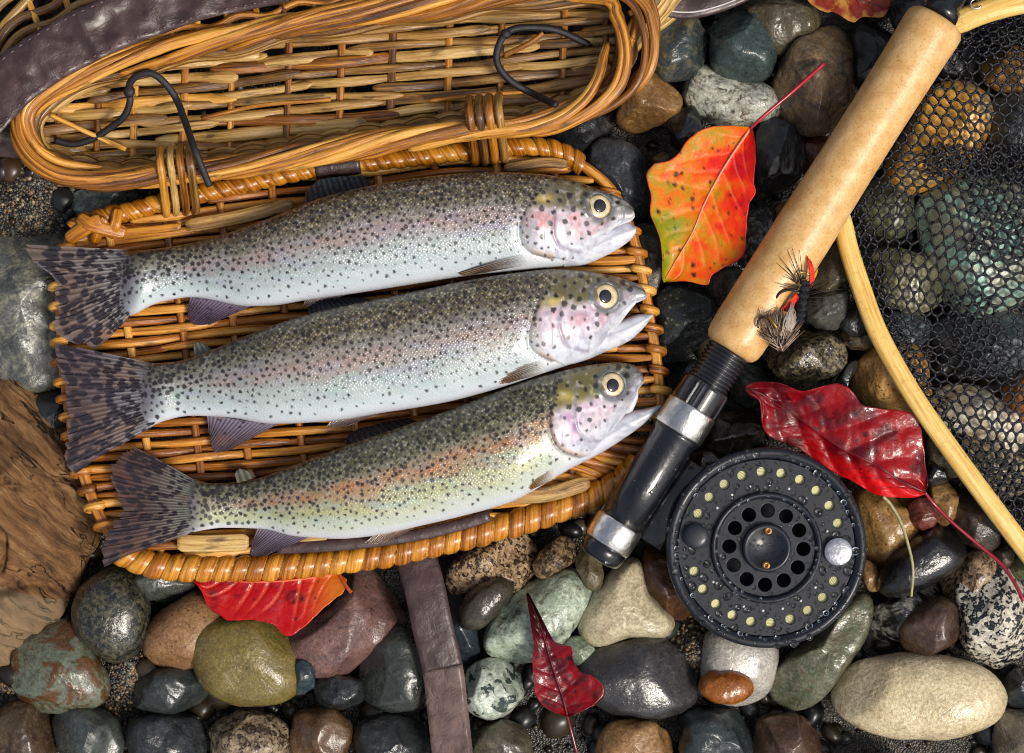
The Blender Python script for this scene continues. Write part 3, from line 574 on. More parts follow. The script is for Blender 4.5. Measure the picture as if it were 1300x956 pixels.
# ------------------------------------------------------------------ the willow creel: basket body and the lid laid open
creel = thing('wicker_creel', 'wicker fishing creel with its honey-coloured lid laid open under the trout', 'basket', (*P(420, 330, 0)[:2], 0))
LEATHER = None
def leather(name, c1, c2, rough=.42, bumpy=.5):
    b = NB(name); v = b.px(4.1); n = b.noise(v, 1/3.0, 4, .6); big = b.noise(v, 1/26.0, 4, .6, .6)
    b.bs(Base_Color=b.mix(b.ramp(big, [(.4, 0.0), (.62, 1.0)]), C(c1), C(c2)), Roughness=b.math('MULTIPLY_ADD', big, -.3, rough+.15), Normal=b.bump(b.math('ADD', n, b.math('MULTIPLY', big, 5.0)), bumpy, 1.5), Coat_Weight=.25, Coat_Roughness=.2)
    return b.m
M_LEA = leather('wet_leather', (68, 49, 48), (52, 36, 36), .42, .3)
M_SUEDE = leather('worn_leather', (104, 82, 76), (80, 60, 58), .7, 1.0)
M_THREAD = plain('stitch_thread', (120, 92, 96), .6)
M_STRAP_UNDER = M_LEA

def part(g, name, m, parent, **kw): return g.obj(name, m, parent, **kw)

# ---- mouth of the basket
ZR, ZF = 128.0, 62.0
RIM = [(30, 160), (42, 190), (68, 212), (100, 222), (150, 226), (200, 223), (300, 211), (400, 193), (500, 178), (600, 164), (680, 157), (735, 138), (775, 108), (796, 74), (802, 40), (796, 8), (770, -10), (700, -12), (620, -4), (560, 5), (500, 12), (400, 25), (300, 47), (220, 63), (150, 80), (100, 97), (60, 115), (36, 136)]
rim_c = cr(PP(RIM, ZR), 400, closed=True)
rim_n = frames(rim_c, True)[1]          # sideways in the plane
ctr = rim_c.mean(0)
sgn = np.sign(((rim_c-ctr)*rim_n).sum(1).mean()); rim_n = rim_n*sgn      # outward
body = None
# shell behind the weave: upright stakes of the basket body (one mesh carries the body part)
def body_pt(u, dz, out):
    i = int(u*400) % 400; p = rim_c[i]+rim_n[i]*out; return np.array([p[0], p[1], ZR+dz])
def belly(i, k):
    """outward bulge of the outer wall: wide on the far side, none beside the lid"""
    y = rim_n[i][1]; x = rim_n[i][0]
    return (max(0, y)*215+max(0, abs(x)-.5)*16)*math.sin(math.pi*.5*min(1, k*1.1))-34*k*max(0, -y)
g = Geo()
for s_ in range(46):
    i = int(400*s_/46); pts = []
    for k in np.linspace(0, 1, 7):
        p = rim_c[i]+rim_n[i]*(belly(i, k)); pts.append((p[0], p[1], ZR-(ZR-34)*k))
    tube(g, cr(pts, 9), 4.2, 3.6, 7)
body = part(g, 'basket_body', M_RIM, creel)
# outer wall weavers, ring by ring, each ring in a few rods
for k in np.linspace(.06, .98, 16):
    nr = 3
    for q in range(nr):
        i0 = int(400*(q/nr+random.random()*.06)); n = int(400/nr)+14; pts = []
        for t in range(0, n, 4):
            i = (i0+t) % 400; p = rim_c[i]+rim_n[i]*(belly(i, k)+4.5*math.sin(math.pi*46*i/400+math.pi*int(k*20)))
            pts.append((p[0], p[1], ZR-(ZR-34)*k+1.5*math.sin(t*.2+q)))
        c_ = cr(pts, len(pts)*2)
        g = Geo(); tube(g, c_, (5.2+3.2*k)*taper(len(c_), .06, .35), (4.6+2.4*k)*taper(len(c_), .06, .35), 7); part(g, 'willow_rod', M_FLOOR if k > .15 else M_RIM, body)
# rim: a rope of rods lying over each other
NR = 30
for q in range(NR):
    i0 = int(400*q/NR+random.uniform(-3, 3)); n = int(400*random.uniform(.17, .23)); t = np.linspace(0, 1, n); ii = (i0+np.arange(n)) % 400
    corner = np.clip(np.abs(rim_n[ii][:, 0])*1.2, 0, 1)
    off = (12-23*smooth(.02, .98, t))*(1+1.5*smooth(.45, .95, rim_n[ii][:, 0]))+2*np.sin(t*9+q); dz = -6+17*np.sin(math.pi*np.clip(t*1.04, 0, 1))**.8-4*t
    p = rim_c[ii]+rim_n[ii]*off[:, None]; p[:, 2] += dz
    p += (np.stack([fbm(t*4+q*3, t*0, q), fbm(t*4+q*5, t*0+9, q), t*0], 1)-np.array([.5, .5, 0]))*5
    c_ = cr(p[::4], 44); tp = taper(44, .10, .45)
    g = Geo(); tube(g, c_, random.uniform(4.6, 6.6)*tp, random.uniform(4.6, 6.0)*tp, 9); part(g, 'rim_rod', M_RIM, body)
# two loose lower rods along the side next to the lid
# inner wall: short vertical shadows come from real rods set below the rim
for k, z in enumerate((ZR-16, ZR-30, ZR-44)):
    for q in range(3):
        i0 = int(400*(q/3+.11*k)); n = 150; ii = (i0+np.arange(0, n, 4)) % 400
        p = rim_c[ii]-rim_n[ii]*(8+2*k)+rim_n[ii]*(3*np.sin(np.arange(len(ii))*.8+q*2+k*math.pi))[:, None]; p[:, 2] = z+1.5*np.sin(np.arange(len(ii))*.3)
        c_ = cr(p, 70); g = Geo(); tube(g, c_, 5.2*taper(70, .08, .4), 5.5*taper(70, .08, .4), 8); part(g, 'willow_rod', M_FLOOR, body)
# ---- woven back of the basket, seen through the mouth
def floor_z(x, y): return ZF+10*smooth(120, 0, x)+14*smooth(700, 830, x)
stakes = [95, 165, 238, 322, 352, 432, 508, 572, 648, 726, 772]
def stake_path(x0, n=12):
    return [P(x0+8*(t-.5)+6*math.sin(x0), 228-240*t-(x0-400)*.08, floor_z(x0, 0)-1) for t in np.linspace(0, 1, n)]
for x0 in [70, 122, 165, 238, 300, 368, 430, 500, 566, 640, 716, 770]:
    sp_ = []
    for p in cr(stake_path(x0), 60):
        j = int(np.argmin(((rim_c[:, :2]-p[:2])**2).sum(1)))
        if np.dot(p[:2]-rim_c[j, :2], rim_n[j, :2]) < 0: sp_.append(p)
    if len(sp_) < 4: continue
    g = Geo(); tube(g, np.array(sp_), random.uniform(4.4, 5.6), 4.5, 8); part(g, 'stake', M_RIM, body)
stk = np.array([70, 122, 165, 238, 300, 368, 430, 500, 566, 640, 716, 770], float)
def weave(x, row): # height over / under the stakes
    k = np.interp(x, stk, np.arange(len(stk))); return math.cos(math.pi*(k+row))
row_pitch = 12.4
def row_y(row, x):
    return 238-row*row_pitch-(x-60)*.088-9*math.sin((x-60)/740*math.pi)*((row-9)/9.0)
inner = np.array([(p[0], p[1]) for p in (rim_c-rim_n*2)])
for row in range(-1, 23):
    x = random.uniform(-60, 30); k = 0
    while x < 820:
        L = random.uniform(110, 330); x1 = min(x+L, 835); n = max(8, int((x1-x)/12)); pts = []
        y_off0, y_off1 = random.uniform(-8, 8), random.uniform(-8, 8)
        for t in np.linspace(0, 1, n):
            xx = x+(x1-x)*t; yy = row_y(row, xx)+(y_off0*(1-t)**3+y_off1*t**3)+1.6*math.sin(xx*.021+row*2.3)
            pts.append(P(xx, yy, floor_z(xx, yy)+4.4*weave(xx, row)+2.0*t+1.5*random.random()*(k % 2)))
        # only what lies inside the mouth
        d = [p for p in pts if (lambda q: np.min(((inner-q)**2).sum(1)) > 0)(p[:2])]
        ok = []
        for p in pts:
            j = int(np.argmin(((rim_c[:, :2]-p[:2])**2).sum(1))); ok.append(np.dot(p[:2]-rim_c[j, :2], rim_n[j, :2]) < 2)
        pts = [p for p, o in zip(pts, ok) if o]
        if len(pts) > 3:
            c_ = cr(pts, len(pts)*2); w = random.uniform(4.8, 8.0)
            g = Geo(); lm = 1+.22*(fbm(np.arange(len(c_))/6.0, np.full(len(c_), row+.5), k+7)-.5)*2; tube(g, c_, w*taper(len(c_), .06, .35)*lm, random.uniform(2.4, 4.2), 10, flat=.75); part(g, 'split_weaver', M_FLOOR if random.random() < .93 else M_RIM, body)
        x = x1-random.uniform(14, 46); k += 1
# stray thin rods in the mouth
for pts, w in (([(64, 146, 96), (100, 163, 92), (160, 190, 86)], 3.2), ([(255, 150, 82), (330, 134, 84), (420, 126, 82)], 2.6), ([(545, 128, 80), (600, 121, 84), (665, 117, 82)], 2.6), ([(640, 70, 82), (672, 55, 86), (690, 42, 88)], 3.4)):
    g = Geo(); tube(g, cr(PP(pts), 24), w, w, 8); part(g, 'loose_rod', M_RIM, body)

# ---- the lid
LT, LB = 66.0, 80.0
top_rim = cr(PP([(84, 306), (100, 286), (128, 276), (165, 268), (215, 255), (300, 236), (400, 214), (500, 203), (600, 191), (670, 186), (715, 194), (742, 212)], 74), 160)
bot_rim = cr(PP([(152, 700), (176, 712), (215, 720), (288, 722), (350, 720), (420, 714), (500, 702), (570, 686), (640, 668), (700, 650), (752, 632), (792, 608), (812, 585)], 70), 160)
l_side = cr(PP([(88, 300), (78, 345), (78, 420), (84, 490), (95, 560), (112, 620), (132, 665), (158, 702)], 70), 90)
r_side = cr(PP([(738, 208), (775, 240), (800, 290), (814, 345), (826, 410), (835, 470), (838, 520), (830, 560), (806, 596)], 72), 100)
g = Geo(); tube(g, np.vstack([l_side[::-1][::3], cr([l_side[0], r_side[0]], 20)[1:-1]-np.array([0, 0, 8]), r_side[::3]]), 7, 6, 9)
lid = part(g, 'lid', M_LID, creel)
# stakes running from rim to rim
NS = 9; lid_st = []
for k in range(NS):
    f = (k+.6)/NS; a = np.array(top_rim[int(f*150)+4]); b2 = np.array(bot_rim[int((f*.93+.03)*150)])
    p = np.array([a+(b2-a)*t for t in np.linspace(0, 1, 14)]); p[:, 2] = LT; p[:, 0] += 6*np.sin(np.linspace(0, 3, 14)+k)
    lid_st.append(p); g = Geo(); tube(g, cr(p, 24), 5.2, 4.5, 8); part(g, 'stake', M_LID, lid)
# weavers: one row after another, turning round the side rods
def side_at(side, y):   # x of a side rod at photo row y
    ys = 478-side[:, 1]/(1-72/CAMH); xs = side[:, 0]/(1-72/CAMH)+650; o = np.argsort(ys); return float(np.interp(y, ys[o], xs[o]))
def lid_row(y0, x):
    # rows rise towards the far end on the left and fan downwards at the near corner
    f = (y0-230)/480.0; s0 = -.125+.05*f
    y = y0+s0*(x-110)+26*smooth(560, 840, x)*(1-.2*f)
    y += smooth(.72, 1.0, f)*(-46*smooth(300, 760, x)) + smooth(.55, .9, f)*30*smooth(700, 830, x)
    return y
rows = np.arange(262, 800, 11.9); nrow = 0
lid_stx = [(478-p[:, 1]/(1-LT/CAMH), p[:, 0]/(1-LT/CAMH)+650) for p in lid_st]
def rim_y(rim, x):
    xs = rim[:, 0]/(1-72/CAMH)+650; ys = 478-rim[:, 1]/(1-72/CAMH); o = np.argsort(xs); return float(np.interp(x, xs[o], ys[o]))
for r_i, y0 in enumerate(rows):
    xL = side_at(l_side, lid_row(y0, 90)); xR = side_at(r_side, lid_row(y0, 830))
    pts = []
    for x in np.arange(xL-6, xR+7, 14):
        y = lid_row(y0, x)
        if y < rim_y(top_rim, x)+11 or y > rim_y(bot_rim, x)-13: continue
        xs = sorted(float(np.interp(y, a, b2)) for a, b2 in lid_stx); k = np.interp(x, [xL]+xs+[xR], np.arange(NS+2))
        pts.append((x, y+1.2*math.sin(x*.03+r_i), LT+5.2*math.cos(math.pi*(k+r_i))+1.0))
    if len(pts) < 4: continue
    for sgn_, xe in ((0, xL), (-1, xR)):
        e = pts[sgn_]
        if abs(e[0]-xe) < 18 and r_i % 2 == (0 if sgn_ == 0 else 1):        # reaches the side: bend over it and back underneath
            o = -1 if sgn_ == 0 else 1
            ext = [(xe-o*9, e[1]+.5, 77), (xe, e[1]+1.5, 81), (xe+o*9, e[1]+3.5, 77), (xe+o*11, e[1]+6, 67), (xe+o*2, e[1]+9, 60)]
            pts = (ext[::-1]+pts) if sgn_ == 0 else (pts+ext)
    P3 = np.array([P(*p) for p in pts]); i = 0
    while i < len(P3)-3:
        n = random.randint(14, 30); seg = P3[i:min(len(P3), i+n)]
        if len(P3)-(i+n) < 5: seg = P3[i:]
        c_ = cr(seg, len(seg)*3); w = random.uniform(4.7, 6.1); tp = taper(len(c_), .09, .5)
        g = Geo(); tube(g, c_+np.array([0, random.uniform(-1.2, 1.2), 0]), w*tp, w*.82*tp, 8); part(g, 'weaver', M_LID, lid)
        if len(P3)-(i+n) < 5: break
        i += n-2
    nrow += 1
# wrapped rims: a core rod and one turn of flat cane after another
def wrapped(core, r, name, pitch, z_slant, skip=lambda f: False, lump=.06):
    L = plen(core); n = int(L/pitch); N = 600; c = cr(core, N); t, sd, u = frames(c)
    g = Geo(); tube(g, c[::6], r*.82, r*.82, 10); rimo = part(g, name, M_RIM, lid)
    for k in range(n):
        f0 = (k+.04)/n; f1 = (k+.97)/n
        if skip((f0+f1)/2): continue
        rr = r*random.uniform(1-lump, 1+lump); V = []; st = []; rnd = random.random(); na = 14; nw = 5
        jit = random.uniform(-.1, .1)
        for j in range(nw):
            for a in range(na):
                an = 2*math.pi*a/na; sl = z_slant*(math.cos(an))/n
                ff = min(max(f0+(f1-f0)*j/(nw-1)*(1+jit*math.sin(an))+sl, 0), 1); q = ff*(N-1); i = min(int(q), N-2); w = q-i
                cc = c[i]*(1-w)+c[i+1]*w; edge = 1-.13*abs(j/(nw-1)*2-1)**3
                V.append(cc+(sd[i]*math.cos(an)+u[i]*math.sin(an))*rr*edge); st.append((an*rr, j*pitch/nw*1.0, rnd))
        F = [(j*na+a, j*na+(a+1) % na, (j+1)*na+(a+1) % na, (j+1)*na+a) for j in range(nw-1) for a in range(na)]
        g = Geo(); g.add(V, F, st=np.array(st)); part(g, 'cane_wrap', M_WRAP, rimo)
    return rimo
wrapped(top_rim[4:], 12.5, 'wrapped_rim', 16.5, .35, skip=lambda f: .475 < f < .565)
wrapped(bot_rim, 17.5, 'wrapped_rim', 20, -.28)
# dark leather sleeve on the far rim
cs = cr(top_rim[4:], 600)[int(600*.475):int(600*.565)]
g = Geo(); tube(g, cr(cs, 12), 14, 13.5, 16); part(g, 'leather_sleeve', M_LEA, lid)
# flat splints along the inside of both rims
for pts, w in (([(236, 287, 83), (300, 276, 84), (372, 258, 84)], 9), ([(225, 690, 84), (265, 690, 85), (316, 688, 84)], 11), ([(628, 628, 84), (690, 628, 85), (748, 612, 84)], 10), ([(640, 214, 83), (690, 206, 84), (720, 208, 83)], 7), ([(372, 690, 83), (395, 686, 84), (415, 684, 84)], 8)):
    g = Geo(); c_ = cr(PP(pts), 20); tube(g, c_, w*taper(20, .08, .6), 2.0, 10, flat=.6); part(g, 'flat_splint', M_FLOOR, lid)
# crossing strands at the lid's far corner
for pts, w in (([(100, 276, 88), (118, 286, 93), (160, 296, 84)], 9), ([(86, 304, 80), (104, 292, 90), (128, 278, 94)], 9), ([(120, 308, 78), (124, 296, 88), (132, 276, 92)], 7), ([(140, 300, 80), (146, 286, 92), (150, 266, 88)], 7), ([(150, 296, 78), (200, 291, 80), (230, 288, 80)], 5)):
    g = Geo(); c_ = cr(PP(pts), 18); tube(g, c_, w*taper(18, .1, .7), w*.5, 10, flat=.7); part(g, 'corner_strand', M_WRAP, lid)
# leather strip along the near rim, inside
g = Geo(); c_ = cr(PP([(352, 696, 84), (430, 692, 86), (520, 681, 86), (585, 666, 87), (622, 654, 88)]), 40); tube(g, c_, 7.5, 2.0, 8, flat=.6); part(g, 'leather_strip', M_LEA, lid)
# willow hinges
for hx, hy, dx in ((226, 236, 0), (618, 172, 0)):
    for k in range(4):
        x = hx-19+k*12.5; dy = -.1*(x-hx)
        pts = [(x-3, hy-50+dy, 112), (x-4, hy-36+dy, 146), (x-1, hy-14+dy, 144), (x+2, hy+10+dy, 112), (x+4, hy+24+dy, 96), (x+4, hy+33+dy, 84), (x+2, hy+34+dy, 66)]
        g = Geo(); c_ = cr(PP(pts), 36); tube(g, c_, random.uniform(4.6, 5.6), 3.6, 9); part(g, 'hinge_loop', M_FLOOR if k % 2 else M_RIM, body)
# leather band round the basket
def ribbon(geo, c, wid, th, up=None, wob=0.0, n2=9, seed=0):
    n = len(c); t, sd, u = frames(c); wid = np.broadcast_to(np.asarray(wid, float), (n,)); G = np.zeros((n, n2, 3))
    for j in range(n2):
        v = j/(n2-1)*2-1; G[:, j] = c+sd*(wid*v)[:, None]
        G[:, j, 2] += wob*(fbm(np.arange(n)/7.0, np.full(n, v*1.5), seed)-.5)*2-1.5*abs(v)**6
    sheet(geo, G, th); return G
band = [(-60, 190), (-10, 128), (42, 82), (110, 44), (180, 14), (260, -12), (360, -32)]
bc = cr(np.array([P(x, y, 152-abs(i-3)*1.5) for i, (x, y) in enumerate(band)]), 120)
g = Geo(); G = ribbon(g, bc, 33, 4, wob=8, n2=13, seed=5); strap = part(g, 'leather_band', M_LEA, creel)
for j in (1, 11):
    for i in range(3, 117, 3):
        g2 = G[i, j]+np.array([0, 0, .6]); g3 = G[i+1, j]+np.array([0, 0, .6])
        if i == 3: sg = Geo()
        tube(sg, [g2, (g2+g3)/2+np.array([0, 0, .8]), g3], .9, .7, 5)
    tag(part(sg, 'stitching', M_THREAD, strap), kind='stuff')
g = Geo(); c_ = cr(PP([(-34, 165, 72), (-8, 172, 78), (8, 180, 70), (10, 200, 55)]), 24); ribbon(g, c_, 26, 5, wob=3); part(g, 'leather_band', M_LEA, creel)
# closing strap lying on the stones below the lid
c_ = cr(np.array([P(528, 706, 58), P(540, 752, 66), P(550, 800, 66), P(562, 850, 62), P(568, 900, 58), P(578, 990, 56)]), 90)
g = Geo(); ribbon(g, c_[:46], 25.5, 5, wob=2.0, seed=9); part(g, 'closing_strap', M_LEA, creel)
g = Geo(); ribbon(g, c_[45:], 25.5, 5, wob=2.0, seed=9); part(g, 'closing_strap', M_SUEDE, creel)
# shoulder strap at the top
c_ = cr(np.array([P(815, -16, 70), P(838, 2, 76), P(872, 8, 74), P(905, 2, 72), P(945, -14, 66), P(990, -40, 60)]), 60)
g = Geo(); G = ribbon(g, c_, 15, 5, wob=2.0, seed=12); sh = part(g, 'shoulder_strap', M_LEA, creel)
g = Geo(); tube(g, G[:, 6]+np.array([0, 0, 1.0]), 1.1, .8, 6); part(g, 'white_piping', plain('white_thread', (206, 200, 200), .5), sh)
# black cords
M_CORD = plain('black_cord', (26, 25, 30), .55, bump=.6, bs=1.6)
g = Geo(); c_ = cr(PP([(70, 178, 84), (92, 183, 84), (118, 176, 88), (143, 160, 96), (158, 147, 104), (165, 129, 112), (163, 116, 116), (166, 104, 124), (176, 95, 130), (192, 93, 132), (208, 104, 128), (224, 126, 118), (236, 157, 138), (248, 192, 168), (266, 236, 150)]), 140); tube(g, c_, 4.4, 3.6, 9); cord = part(g, 'black_cord', M_CORD, creel)
g = Geo(); g.add(IV2*np.array([7.5, 8, 5.5])+P(164, 116, 117), IF2); part(g, 'cord_knot', M_CORD, cord)
g = Geo(); c_ = cr(PP([(748, 57, 84), (712, 40, 92), (686, 35, 100), (656, 36, 110), (640, 45, 114), (631, 66, 112), (633, 84, 104), (650, 104, 94), (677, 119, 92), (706, 133, 140)]), 110); tube(g, c_, 4.4, 3.6, 9); cord = part(g, 'black_cord', M_CORD, creel)
g = Geo(); g.add(IV2*np.array([7, 6.5, 5.5])+P(642, 43, 115), IF2); part(g, 'cord_knot', M_CORD, cord)
# ------------------------------------------------------------------ three rainbow trout
def skin_mat(name, gold, olive):
    b = NB(name); v = b.px(0.0); col = b.attr('col', 'Color'); sp = b.n('SeparateXYZ', Vector=b.attr('sc'))
    sc, dor, wet = sp.outputs[0], sp.outputs[1], sp.outputs[2]
    rv = b.vmath('MULTIPLY', b.n('Mapping', Vector=v, Rotation=(0, 0, math.radians(36))).outputs[0], (1.0, 1.08, 0.6))
    d = b.vor(rv, 1/3.7, rand=.6); rc = b.n('SeparateColor', Color=b.vor(rv, 1/3.7, rand=.6, out='Color')).outputs[0]
    cell = b.ramp(d, [(.18, 1.0), (.52, 0.0)])
    lum = b.math('MULTIPLY', cell, b.math('MULTIPLY_ADD', rc, .9, .1))
    # along the back every scale is a pale plate in a dark seam; on the flank they only glint
    back = b.mix(lum, C(olive), C(gold))
    col2 = b.mix(b.math('MULTIPLY', dor, sc), col, back)
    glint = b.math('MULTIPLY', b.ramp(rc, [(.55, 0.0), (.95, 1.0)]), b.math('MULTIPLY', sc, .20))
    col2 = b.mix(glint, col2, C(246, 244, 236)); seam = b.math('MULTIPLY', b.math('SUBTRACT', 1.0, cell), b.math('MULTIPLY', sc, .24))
    col2 = b.mix(seam, col2, C(96, 100, 104)); n = b.noise(v, 1/16.0, 4, .6)
    col2 = b.mix(b.math('MULTIPLY', wet, 1.0), col2, b.attr('spot', 'Color')) if False else col2
    sp2 = b.n('SeparateXYZ', Vector=b.attr('spot')); col2 = b.mix(sp2.outputs[0], col2, C(34, 32, 34))
    hgt = b.math('MULTIPLY', cell, b.math('MULTIPLY_ADD', sc, .9, .05))
    b.bs(Base_Color=col2, Metallic=b.math('MULTIPLY', b.math('MULTIPLY_ADD', lum, .25, .1), sc), Roughness=b.math('MULTIPLY_ADD', n, .22, .22), Normal=b.bump(b.math('ADD', hgt, b.math('MULTIPLY', n, 1.2)), .55, 1.0), Coat_Weight=.35, Coat_Roughness=.12)
    b.t.links.new(b.bump(b.noise(v, 1/9.0, 3), .35, 1.5), b.b.inputs['Coat Normal'])
    return b.m
FIN_M = {}
def fin_mat(name, alpha):
    b = NB(name); col = b.attr('col', 'Color')
    b.bs(Base_Color=col, Roughness=.25, Coat_Weight=.5, Coat_Roughness=.1, Alpha=b.attr('al') if False else b.n('SeparateXYZ', Vector=b.attr('sc')).outputs[0])
    return b.m
M_FIN = fin_mat('trout_fin', 1)
def eye_mat():
    b = NB('trout_eye'); col = b.attr('col', 'Color'); b.bs(Base_Color=col, Roughness=.18, Coat_Weight=1.0, Coat_Roughness=.03, Metallic=.15); return b.m
M_EYE = eye_mat()
b = NB('eye_pupil'); b.bs(Base_Color=C(10, 14, 30), Roughness=.08, Coat_Weight=1.0, Coat_Roughness=.03); M_PUP = b.m

def line_d(x, y, pts):
    """signed distance to a polyline (positive on its left going along, i.e. towards the tail here) and distance"""
    p = cr(np.asarray(pts, float), 30); best = np.full(x.shape, 1e9); sg = np.ones(x.shape)
    for a, c in zip(p[:-1], p[1:]):
        e = c-a; t = np.clip(((x-a[0])*e[0]+(y-a[1])*e[1])/(e@e), 0, 1); dx = x-a[0]-t*e[0]; dy = y-a[1]-t*e[1]
        d = np.hypot(dx, dy); s_ = np.sign(e[0]*dy-e[1]*dx); m_ = d < best; best = np.where(m_, d, best); sg = np.where(m_, s_, sg)
    return best*sg, best

def trout(F):
    dor, ven, fz = np.array(F['dor'], float), np.array(F['ven'], float), F['z']
    x0, x1 = F['x0'], F['x1']; hx = F['head']
    xs = np.concatenate([np.arange(x0, hx-10, 1.4), np.arange(hx-10, x1-14, 1.1), x1-14*np.linspace(1, 0.0, 16)**2.0])
    yd = pchip(dor[:, 0], dor[:, 1], xs); yv = pchip(ven[:, 0], ven[:, 1], xs)
    k_ = np.exp(-.5*(np.arange(-7, 8)/3.0)**2); k_ /= k_.sum()
    nb = np.searchsorted(xs, hx-12)
    def sm(a):
        b2 = np.convolve(np.pad(a, 7, 'edge'), k_, 'same')[7:-7]; o = a.copy(); o[:nb] = b2[:nb]; return o
    yd, yv = sm(yd), sm(yv)
    h = np.maximum(yv-yd, 1.0); L = x1-x0
    T = F.get('fat', .31)*h*(1-.12*smooth(hx, x1, xs))
    hs = np.convolve(np.pad(T, 40, 'edge'), np.ones(61)/61, 'same')[40:-40]; T = np.where(xs > hx, np.minimum(hs*1.0, T*1.25+3), T)
    T = T*(.16+.84*smooth(x0-14, x0+46, xs)); zc = fz+np.maximum(T*.92, F.get('tz', 13))
    na, nb2 = 112, 14
    ang = np.concatenate([np.linspace(0, math.pi, na), np.linspace(math.pi, 2*math.pi, nb2+2)[1:-1]])
    ca, sa = np.cos(ang), np.sin(ang); sa = np.sign(sa)*np.abs(sa)**.88
    XX = np.repeat(xs[:, None], len(ang), 1); YY = ((yd+yv)/2)[:, None]-h[:, None]/2*ca[None]; ZZ = zc[:, None]+T[:, None]*sa[None]
    V_ = (1-ca)[None]/2+0*XX           # 0 back .. 1 belly
    top = (sa >= 0)[None]
    # ---- relief of the head
    od, oa = line_d(XX, YY, F['oper'])        # + behind the gill cover
    inh = smooth(-hx*0+hx-30, hx-6, XX)
    ZZ += np.where(top, 1, 0)*(3.2*smooth(3.0, -3.0, od)*smooth(.12, .3, V_)*inh - 1.8*np.exp(-(od-2.5)**2/7.0)*smooth(.2, .35, V_))
    pd, pa = line_d(XX, YY, F['preop']); ZZ -= np.where(top, 1, 0)*1.5*np.exp(-pa**2/5.0)
    ex, ey, er = F['eye']; er_ = np.hypot(XX-ex, YY-ey)
    ZZ += np.where(top, 1, 0)*(2.2*np.exp(-(er_-er-2.5)**2/9.0)-3*smooth(er+2, er-3, er_))
    ld_y = (yd+(yv-yd)*F.get('ll', .42))[:, None]; lat = np.abs(YY-ld_y)
    ZZ -= np.where(top, 1, 0)*.5*np.exp(-lat**2/4.0)*(XX < hx)
    # ---- pigment
    stops = F['stops']; vs = [s_[0] for s_ in stops]; cs = np.array([s_[1] for s_ in stops], float)
    nz = fbm(XX/34, YY/12, F['seed'], 4)-.5; vv = np.clip(V_+nz*.14, 0, 1)
    col = np.stack([np.interp(vv, vs, cs[:, k]) for k in range(3)], -1)
    stripe = np.exp(-((V_+nz*.12-F['stripe'][0])/F['stripe'][1])**2)*smooth(x0+30, x0+160, XX)*(.45+.9*fbm(XX/22, YY/8, F['seed']+5, 4))
    col += (np.array(F['stripe'][2])-col)*np.clip(stripe*F['stripe'][3], 0, 1)[..., None]
    gl = fbm(XX/60, YY/9, F['seed']+31, 4); col += (np.array(F['tint'])-col)*(.5*smooth(.45, .7, gl)*np.exp(-((V_-.68)/.16)**2))[..., None]
    ir = smooth(.5, .72, fbm(XX/30, YY/10, F['seed']+61, 4))*np.exp(-((V_-.55)/.22)**2); col += (np.array([150, 150, 186])-col)*(ir*.38)[..., None]; ir = smooth(.52, .74, fbm(XX/24, YY/8, F['seed']+71, 4))*np.exp(-((V_-.62)/.2)**2); col += (np.array([150, 186, 180])-col)*(ir*.35)[..., None]
    # head colours
    H = smooth(-2.5, 2.5, -od)*inh
    topc = np.array(F['crown']); chk = np.array(F['cheek']); low = np.array([194, 197, 207])
    hv = V_+.06*(fbm(XX/12, YY/12, 77+F['seed'])-.5); hs_ = smooth(.30, .42, hv)[..., None]; lw = smooth(.62, .82, hv)[..., None]
    hc = topc*(1-hs_)+chk*hs_; n2 = fbm(XX/13, YY/15, 21+F['seed'], 4)
    pk = smooth(.42, .68, n2)*smooth(.36, .5, V_)*smooth(.85, .65, V_); hc += (np.array(F['blush'])-hc)*(pk*.9)[..., None]
    gd = np.exp(-((XX-F['gold'][0])/14)**2-((YY-F['gold'][1])/7)**2)[..., None]; hc += (np.array([206, 182, 96])-hc)*gd*.85
    hc = hc*(1-lw)+low*lw
    ring = np.exp(-(er_-er-3)**2/16.0)[..., None]; hc += (np.array([86, 92, 96])-hc)*ring*.9
    snout = smooth(x1-46, x1-10, XX)*smooth(1.05, .55, V_); hc += (np.array([92, 96, 98])-hc)*(snout*.85)[..., None]
    hc += (np.array([120, 110, 128])-hc)*(np.exp(-pa**2/5.0)*.55)[..., None]
    hc += (np.array([128, 126, 142])-hc)*(smooth(.42, .75, fbm(XX/4.5, YY/7, 90, 3))*.42)[..., None]; hc += (np.array([238, 236, 240])-hc)*(smooth(.55, .8, fbm(XX/6, YY/5, 95, 3))*.4)[..., None]
    col = col*(1-H[..., None])+hc*H[..., None]
    edge = np.exp(-((od+1.0)/2.6)**2)*inh*smooth(.2, .34, V_); col += (np.array([206, 172, 150])-col)*(edge*.7)[..., None]
    edge = np.exp(-((od-2.6)/2.0)**2)*inh*smooth(.2, .34, V_); col += (np.array([92, 78, 78])-col)*(edge*.85)[..., None]
    pale = np.exp(-((od-9)/6)**2)*smooth(.4, .6, V_); col += (np.array([222, 222, 226])-col)*(pale*.7)[..., None]
    fb = smooth(x0+56, x0+4, XX+18*(fbm(XX/9, YY/5, 55)-.5)+10*np.abs(V_-.5)); col += (np.array([116, 108, 116])-col)*(fb*.9)[..., None]
    bel = (smooth(.90, .985, V_)*smooth(x0+10, x0+50, XX))[..., None]; col = col*(1-bel)+np.array([204, 209, 217])*bel
    # ---- spots
    rs = random.Random(F['seed']); pts = []; grid = {}
    tries = 14000
